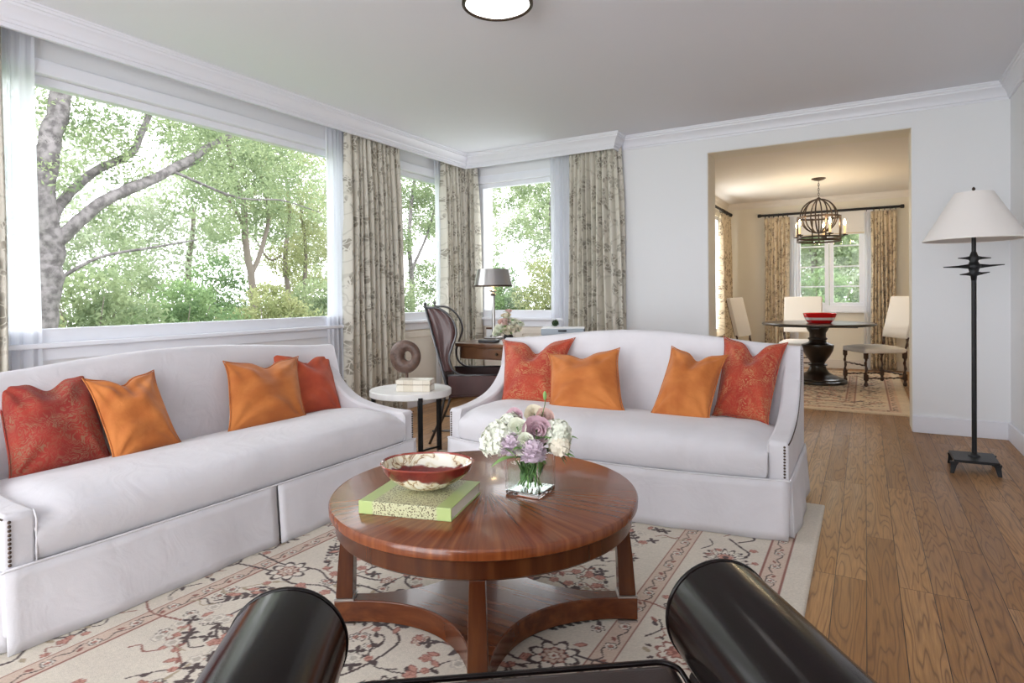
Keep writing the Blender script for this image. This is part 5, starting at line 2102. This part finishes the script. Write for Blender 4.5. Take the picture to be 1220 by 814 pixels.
def dining_chair(label, loc, rz):
    t = thing('dining_chair', label, 'dining chair', loc, rz, 'ivory dining chairs with twisted legs')
    W, D, SH = .232, .225, .375
    dw = M['dining_wood']
    # seat, domed
    mb = MB()

    def sf(u, v):
        x, y = (2 * u - 1), (2 * v - 1)
        z = SH + .05 - .022 * (abs(x) ** 4 + abs(y) ** 4) * .5 - .012 * (x * x + y * y) * .5
        return (x * W, y * D, z)
    mb.box((-W, -D, SH - .02), (W, D, SH + .035))
    mb.build('seat', M['cream_fabric'], t, bevel=.018, seg=3, sharp=60)
    mb = MB()
    mb.grid(lambda u, v: (lambda x, y: (x * (W - .012), y * (D - .012), SH + .030 + .026 * ((1 - x ** 4) * (1 - y ** 4)) ** .6))(2 * u - 1, 2 * v - 1), 13, 13)
    mb.build('seat_top', M['cream_fabric'], t, sharp=0)
    # back slab leaning (back is at -y)
    rot = Matrix.Rotation(math.radians(13), 3, 'X')
    MB().box((-W + .01, -D - .005, SH + .13), (W - .01, -D + .040, SH + .60), rot, (0, -D, SH)).build('backrest', M['cream_fabric'], t, bevel=.012, seg=3, sharp=60)
    mb = MB()
    for s in (-1, 1):
        pts = [rot @ (Vector((s * (W - .012), -D - .006, z)) - Vector((0, -D, SH))) + Vector((0, -D, SH)) for z in (SH + .14, SH + .59)]
        mb.tube(pts, .003, 5)
    mb.build('back_piping', dw, t, sharp=0)
    for s in (-1, 1):
        # rear leg: block, twist, block, and post up to the back
        mb = MB()
        x = s * (W - .02)
        mb.box((x - .017, -D - .002, .30), (x + .017, -D + .032, SH + .01))
        twist(mb, (x, -D + .014, .13), (x, -D + .014, .30), .016, 1.5)
        mb.box((x - .017, -D - .004, .065), (x + .017, -D + .03, .13))
        mb.lathe([(.012, 0), (.021, .012), (.021, .03), (.013, .045), (.016, .066)], 12, (x, -D + .012, 0))
        q0 = Vector((x, -D + .012, SH + .0))
        q1 = rot @ (Vector((x, -D + .012, SH + .15)) - Vector((0, -D, SH))) + Vector((0, -D, SH))
        twist(mb, q0, q1, .016, 1.2)
        mb.build('rear_leg', dw, t)
        mb = MB()
        mb.box((x - .017, D - .040, .30), (x + .017, D - .006, SH - .015))
        twist(mb, (x, D - .023, .13), (x, D - .023, .30), .016, 1.5)
        mb.box((x - .017, D - .040, .065), (x + .017, D - .006, .13))
        mb.lathe([(.012, 0), (.022, .012), (.022, .03), (.013, .045), (.016, .066)], 12, (x, D - .023, 0))
        mb.build('front_leg', dw, t)
        mb = MB()
        twist(mb, (x, -D + .02, .09), (x, D - .03, .09), .011, 5)
        mb.build('stretcher', dw, t)
    mb = MB()
    twist(mb, (-W + .02, -D + .014, .12), (W - .02, -D + .014, .12), .011, 4)
    mb.build('rear_stretcher', dw, t)
    twist(MB(), (-W + .02, D - .023, .225), (W - .02, D - .023, .225), .011, 4).build('front_stretcher', dw, t)
    return t


dining_chair('ivory dining chair at the right of the round table, turned to the left', (.078, 7.84, .0132), math.radians(119))
dining_chair('ivory dining chair at the far side of the round table, under the window', (-.70, 8.42, .0132), math.radians(180))
dining_chair('ivory dining chair at the left of the round table, its back to the side wall', (-1.02, 7.62, .0132), math.radians(-100))

# chandelier
CHX, CHY = -.455, 7.78
t = thing('chandelier', 'bronze globe cage chandelier with candle bulbs over the dining table', 'chandelier', (CHX, CHY, 0))
bz = M['bronze']
MB().lathe([(.075, DH), (.075, DH - .008), (.045, DH - .022), (.012, DH - .030)], 24).build('ceiling_rose', bz, t)
mb = MB()
z = DH - .03
k = 0
while z > 2.10:
    o_ = [(0, 0, 0)]
    ring = []
    for q in range(12):
        a = 2 * PI * q / 12
        if k % 2:
            ring.append((.008 * math.cos(a), 0, z - .016 + .017 * math.sin(a)))
        else:
            ring.append((0, .008 * math.cos(a), z - .016 + .017 * math.sin(a)))
    mb.tube(ring, .0028, 5, closed=True)
    z -= .027
    k += 1
mb.build('chain', bz, t, sharp=0)
GR, GZ = .192, 1.90
MB().lathe([(.006, 2.115), (.02, 2.105), (.024, 2.09), (.012, 2.08), (.01, GZ + GR - .01)], 14).build('hub', bz, t)
for k in range(5):
    a = PI * k / 5 + .2
    pts = []
    for q in range(36):
        b_ = 2 * PI * q / 36
        pts.append((GR * math.cos(b_) * math.cos(a), GR * math.cos(b_) * math.sin(a), GZ + GR * math.sin(b_)))
    MB().tube(pts, .0075, 6, closed=True).build('cage_band', bz, t, sharp=0)
for (z, R, h_) in ((1.655, .222, .010), (1.615, .222, .010), (GZ - .015, .222, .010)):
    MB().lathe([(R - .004, z - h_), (R + .004, z - h_), (R + .004, z + h_), (R - .004, z + h_), (R - .004, z - h_)], 48, cap=False).build('ring', bz, t)
for k in range(4):
    a = math.radians(12 + 90 * k)
    ca, sa = math.cos(a), math.sin(a)
    for da in (-.16, .16):
        MB().box((.218, -.006, 1.605), (.228, .006, 1.90), Matrix.Rotation(a + da, 3, 'Z'), (0, 0, 0)).build('upright', bz, t, smooth=False)
for k in range(5):
    a = math.radians(-62 + 72 * k)
    ca, sa = math.cos(a), math.sin(a)
    x, y = .262 * ca, .262 * sa
    cn = MB().lathe([(.001, 1.668), (.034, 1.672), (.036, 1.680), (.014, 1.682), (.013, 1.69)], 16, (x, y, 0), cap=False).build('candle_cup', bz, t)
    MB().tube([(.222 * ca, .222 * sa, 1.655), (x, y, 1.670)], .006, 6).build('arm', bz, t, sharp=0)
    MB().lathe([(.0125, 1.683), (.0125, 1.785), (.001, 1.787)], 12, (x, y, 0)).build('candle_sleeve', M['candle'], cn)
    MB().lathe([(.004, 1.787), (.011, 1.80), (.013, 1.815), (.009, 1.835), (.001, 1.856)], 12, (x, y, 0)).build('bulb', M['bulb_glow'], cn)
for k in range(5):
    a = math.radians(-62 + 72 * k)
    l = bpy.data.lights.new('chandelier_bulb_light', 'POINT')
    l.energy = 1.7
    l.color = (1, .78, .52)
    l.shadow_soft_size = .02
    o = bpy.data.objects.new('chandelier_bulb_light', l)
    COL.objects.link(o)
    o.parent = t
    o.location = (.29 * math.cos(a), .29 * math.sin(a), 1.83)

# ------------------------------------------------------------------ garden outside
GZ0 = -.6
struct(MB().box((-40, -25, GZ0 - .2), (-3.9, 45, GZ0)).box((-3.9, 9.6, GZ0 - .2), (30, 45, GZ0)), 'ground', M['ground_out'], smooth=False)


def leaf_cloud(name, blobs, count, size, mat, parent, seed, flat=.8):
    """loose sprays of small folded leaves filling the given blobs (centre, radius)"""
    g = np.random.default_rng(seed)
    wts = np.array([b[1] ** 2 for b in blobs])
    wts = wts / wts.sum()
    pick = g.choice(len(blobs), count, p=wts)
    C_ = np.array([b[0] for b in blobs])[pick]
    R_ = np.array([b[1] for b in blobs])[pick]
    d = g.normal(size=(count, 3))
    d /= np.linalg.norm(d, axis=1)[:, None]
    # leaves gather into twig sized clumps
    clump = g.integers(0, max(4, count // 26), count)
    cd = g.normal(size=(max(4, count // 26), 3))
    cd /= np.linalg.norm(cd, axis=1)[:, None]
    cr_ = g.uniform(.25, 1, len(cd)) ** .5
    p = C_ + R_[:, None] * ((cd * cr_[:, None])[clump] * .9 + d * g.uniform(.02, .22, count)[:, None]) * np.array([1, 1, flat])
    p[:, 2] = np.maximum(p[:, 2], GZ0 + .03)
    a = g.normal(size=(count, 3))
    a /= np.linalg.norm(a, axis=1)[:, None]
    b = np.cross(a, g.normal(size=(count, 3)))
    b /= np.linalg.norm(b, axis=1)[:, None]
    n = np.cross(a, b)
    s = size * g.uniform(.6, 1.3, count)[:, None]
    v = np.stack([p - a * s, p + b * s * .42 + n * s * .12, p + a * s, p - b * s * .42 + n * s * .12], 1).reshape(-1, 3)
    q = np.arange(count * 4).reshape(-1, 4)
    tri = np.concatenate([q[:, [0, 1, 2]], q[:, [0, 2, 3]]])
    me = bpy.data.meshes.new(name)
    me.vertices.add(len(v))
    me.vertices.foreach_set('co', v.astype(np.float32).ravel())
    me.loops.add(len(tri) * 3)
    me.loops.foreach_set('vertex_index', tri.astype(np.int32).ravel())
    me.polygons.add(len(tri))
    me.polygons.foreach_set('loop_start', np.arange(0, len(tri) * 3, 3, dtype=np.int32))
    me.update(calc_edges=True)
    me.materials.append(mat)
    o = bpy.data.objects.new(name, me)
    COL.objects.link(o)
    o.parent = parent
    return o


def tree(label, base_, limbs, blobs, count, size, leafm, bark, seed, group='trees in the garden', kind='tree'):
    b = Vector(base_)
    t = thing(kind, label, kind, b, group=group)
    for i, (pts, r0_, r1_) in enumerate(limbs):
        P = spline([Vector(p) - b for p in pts], 6)
        rs = [r0_ + (r1_ - r0_) * k / (len(P) - 1) for k in range(len(P))]
        rg = random.Random(seed * 10 + i)
        P = [p + Vector((rg.uniform(-1, 1), rg.uniform(-1, 1), 0)) * r0_ * .12 for p in P]
        MB().tube(P, rs, 12).build('trunk' if i == 0 else 'branch', bark, t, sharp=0)
    leaf_cloud('crown', [(Vector(c) - b, r) for c, r in blobs], count, size, leafm, t, seed)
    return t


# big grey tree close to the picture window; limbs reach up to the right
X0 = -7.0
tree('large grey barked tree with spreading limbs nearest the picture window', (X0, 2.87, GZ0),
     [([(X0, 2.85, GZ0), (X0, 2.87, .73), (X0, 2.93, 1.27), (X0, 2.96, 1.62), (X0, 2.90, 2.0), (X0, 2.95, 2.5), (X0, 3.06, 3.05), (X0, 3.12, 3.7)], .135, .085),
      ([(X0, 2.93, 1.45), (X0 - .05, 2.84, 1.95), (X0 - .1, 2.82, 2.6), (X0 - .1, 2.80, 3.3)], .085, .05),
      ([(X0, 2.96, 1.55), (X0 + .1, 3.16, 1.83), (X0 + .15, 3.42, 2.09), (X0 + .15, 3.86, 2.35), (X0 + .1, 4.35, 2.68), (X0, 4.75, 2.97), (X0, 5.3, 3.3)], .070, .038),
      ([(X0, 2.96, 1.75), (X0 - .1, 3.10, 2.03), (X0 - .15, 3.42, 2.40), (X0 - .1, 3.78, 2.66), (X0 - .05, 3.90, 2.95), (X0, 4.05, 3.4)], .055, .030),
      ([(X0 + .1, 3.3, 1.93), (X0, 3.7, 2.3), (X0, 4.2, 2.5), (X0, 4.6, 2.75)], .022, .01),
      ([(X0, 2.95, 1.2), (X0 + .2, 3.3, 1.47), (X0 + .3, 3.8, 1.6), (X0 + .3, 4.3, 1.72)], .020, .008),
      ([(X0 + .15, 4.1, 2.5), (X0 + .2, 4.9, 2.3), (X0 + .2, 5.6, 2.35), (X0 + .2, 6.3, 2.25)], .018, .006)],
     [((X0 - .3, 2.9, 3.6), 1.0), ((X0, 4.3, 3.6), .9), ((X0, 5.3, 3.4), .8), ((X0 - .2, 2.4, 2.7), .35), ((X0, 4.9, 2.45), .45), ((X0, 3.5, 2.9), .42), ((X0, 4.4, 3.0), .55), ((X0 + .1, 5.8, 2.7), .55), ((X0, 3.55, 1.9), .30), ((X0 + .2, 6.3, 2.3), .35), ((X0, 3.0, 2.3), .3), ((X0, 3.4, 2.75), .4), ((X0 - .3, 5.0, 1.95), .30), ((X0 - .2, 4.5, 2.2), .35), ((X0, 3.7, 2.45), .3), ((X0 + .1, 3.6, 1.62), .22)],
     19000, .028, M['foliage_a'], M['trunk'], 1)
X1 = -10.5
tree('slim forked tree in the middle of the picture window', (X1, 7.9, GZ0),
     [([(X1, 7.85, GZ0), (X1, 7.88, .5), (X1, 7.90, 1.2), (X1, 7.75, 2.1), (X1, 7.7, 2.9), (X1, 7.45, 3.6), (X1, 7.4, 4.6)], .085, .04),
      ([(X1, 7.85, 1.5), (X1, 8.1, 2.0), (X1, 8.3, 2.8), (X1, 8.15, 3.5), (X1, 8.3, 4.5)], .05, .025),
      ([(X1, 7.8, 2.3), (X1, 7.4, 2.9), (X1, 7.0, 3.3)], .03, .012)],
     [((X1, 7.5, 3.9), .9), ((X1, 8.3, 3.7), .8), ((X1, 7.0, 3.3), .6), ((X1, 7.9, 3.0), .7), ((X1 - .3, 8.6, 2.6), .6), ((X1, 7.3, 2.4), .45), ((X1, 8.3, 4.7), .9), ((X1, 6.7, 4.2), .7)],
     17000, .038, M['foliage_a'], M['trunk_dark'], 2)
X2 = -11.5
tree('pale leaning tree at the right end of the picture window', (X2, 9.6, GZ0),
     [([(X2, 9.6, GZ0), (X2, 9.6, .8), (X2, 9.5, 2.0), (X2, 9.65, 3.2), (X2, 9.3, 4.8)], .07, .03),
      ([(X2, 9.9, GZ0), (X2, 10.0, .9), (X2, 10.1, 2.2), (X2, 9.9, 3.6)], .06, .03),
      ([(X2, 9.4, 2.0), (X2 + .2, 8.9, 1.9), (X2 + .2, 8.5, 2.4)], .03, .01)],
     [((X2, 9.4, 4.4), 1.1), ((X2, 9.9, 3.2), .8), ((X2, 9.0, 3.2), .6), ((X2, 10.3, 2.3), .7), ((X2, 9.5, 1.9), .55)],
     16000, .038, M['foliage_b'], M['trunk_dark'], 3)
tree('slender tree seen through the narrow window', (-11.5, 14.0, GZ0),
     [([(-11.5, 14.0, GZ0), (-11.5, 14.0, 1.5), (-11.4, 13.8, 3.0), (-11.5, 14.3, 5.0)], .09, .04), ([(-11.5, 14, 1.8), (-11.5, 14.8, 3.0), (-11.4, 15.3, 4.4)], .05, .02)],
     [((-11.5, 14, 4.6), 1.3), ((-11.5, 14.9, 3.6), 1.0), ((-11.5, 13.2, 2.6), .8), ((-11.5, 14.8, 1.6), .8)],
     15000, .048, M['foliage_a'], M['trunk'], 4)
tree('thin leaved tree seen through the desk window', (-6.6, 13.5, GZ0),
     [([(-6.6, 13.5, GZ0), (-6.5, 13.5, 1.5), (-6.6, 13.3, 3.0), (-6.4, 13.5, 4.6)], .08, .03)],
     [((-7.9, 13.2, 3.7), .9), ((-7.1, 13.4, 3.9), .8), ((-5.6, 13.6, 3.5), .6), ((-7.5, 13.4, 2.7), .5), ((-5.6, 13.6, 2.3), .6), ((-6.6, 13.3, 3.1), .55), ((-6.3, 13.5, 4.1), .7)],
     9000, .042, M['foliage_a'], M['trunk'], 5)
tree('leafy green tree beyond the dining room window', (-.9, 15.0, GZ0),
     [([(-.9, 15, GZ0), (-.9, 15, 1.0), (-1.0, 15, 2.2), (-.8, 15, 3.4)], .10, .05)],
     [((-1.0, 15, 2.6), 1.0), ((-.2, 15.2, 2.0), .7), ((-1.2, 15, 1.5), .8), ((.2, 15.3, 1.0), .6)],
     14000, .045, M['foliage_a'], M['trunk_dark'], 6)

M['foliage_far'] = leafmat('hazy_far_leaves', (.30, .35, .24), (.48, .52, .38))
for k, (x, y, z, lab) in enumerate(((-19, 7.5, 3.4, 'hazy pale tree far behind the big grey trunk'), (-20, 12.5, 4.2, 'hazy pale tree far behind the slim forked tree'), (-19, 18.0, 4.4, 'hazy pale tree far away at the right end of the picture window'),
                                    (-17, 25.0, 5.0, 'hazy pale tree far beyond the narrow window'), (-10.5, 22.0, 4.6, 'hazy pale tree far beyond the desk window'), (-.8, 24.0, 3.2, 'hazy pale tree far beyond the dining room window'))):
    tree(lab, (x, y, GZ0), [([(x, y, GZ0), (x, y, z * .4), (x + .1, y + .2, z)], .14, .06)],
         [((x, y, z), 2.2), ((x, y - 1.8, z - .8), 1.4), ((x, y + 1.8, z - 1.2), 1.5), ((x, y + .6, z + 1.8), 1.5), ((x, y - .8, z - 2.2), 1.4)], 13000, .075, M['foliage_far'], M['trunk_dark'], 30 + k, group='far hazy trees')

# shrubs filling the lower part of the view
sh = [(-9.0, 4.2, .75, .95), (-9.4, 5.7, .55, 1.0), (-9.2, 7.2, .50, .95), (-9.6, 8.6, .65, 1.0), (-10.2, 3.3, 1.2, 1.1), (-10.0, 10.2, .55, 1.1), (-12.6, 6.6, 1.1, 1.2), (-12.8, 8.6, 1.3, 1.2), (-13.0, 11.2, 1.4, 1.3), (-10.6, 12.4, .7, 1.3),
      (-11.5, 16.5, 1.0, 1.4), (-8.3, 2.6, .8, .8), (-9.6, 15.0, .8, 1.4), (-7.2, 14.2, .9, 1.2), (-5.9, 14.6, 1.3, 1.2), (-4.9, 13.8, .75, 1.1), (-8.4, 13.8, .8, 1.1), (-.7, 13.6, .4, .9), (.3, 14.2, .7, .9), (-1.9, 14.4, .8, 1.0)]
names = ['pale green shrub', 'yellow green shrub', 'mid green shrub']
places = ['below the picture window, first from the large grey trunk', 'below the picture window, left of the middle', 'below the middle of the picture window', 'below the picture window, by the slim forked trunk', 'rising behind the large grey trunk', 'at the right end of the picture window',
          'in the second row, left of the slim forked tree', 'in the second row, behind the slim forked tree', 'in the second row, at the right end of the picture window', 'low outside the narrow window, before the slender tree', 'behind the slender tree outside the narrow window', 'at the foot of the large grey tree',
          'outside the narrow window, farther right', 'low outside the desk window, at the left', 'tallest of those outside the desk window', 'outside the desk window, farthest right', 'outside the desk window by its left frame', 'low outside the dining window, in the middle', 'outside the dining window, at the right', 'outside the dining window, at the left']
for i, (x, y, zt_, r) in enumerate(sh):
    b = Vector((x, y, GZ0))
    mt = (0, 2, 1, 0, 0, 1, 0, 2, 1, 0, 2, 1, 0, 1, 1, 0, 2, 2, 0, 1)[i]
    t = thing('shrub', names[mt] + ' ' + places[i], 'shrub', b, group='shrubs in the garden')
    zt_ += .75 if i < 12 else 1.1
    r *= 1.15
    hh = zt_ - GZ0
    bl = [(Vector((0, 0, hh * .35)), r * .85), (Vector((.1, .4, hh * .62)), r * .62), (Vector((0, -.45, hh * .55)), r * .6), (Vector((0, .05, hh * .85)), r * .45)]
    leaf_cloud('foliage', bl, 9000, .042, [M['foliage_a'], M['foliage_b'], M['foliage_c']][mt], t, 50 + i, .75)
    mb = MB()
    for k in range(4):
        a = k * 1.7 + i
        mb.tube([(0, 0, 0), (.2 * math.cos(a), .2 * math.sin(a), hh * .4), (.45 * math.cos(a), .45 * math.sin(a), hh * .8)], [.02, .014, .005], 6)
    mb.build('stem', M['trunk_dark'], t, sharp=0)
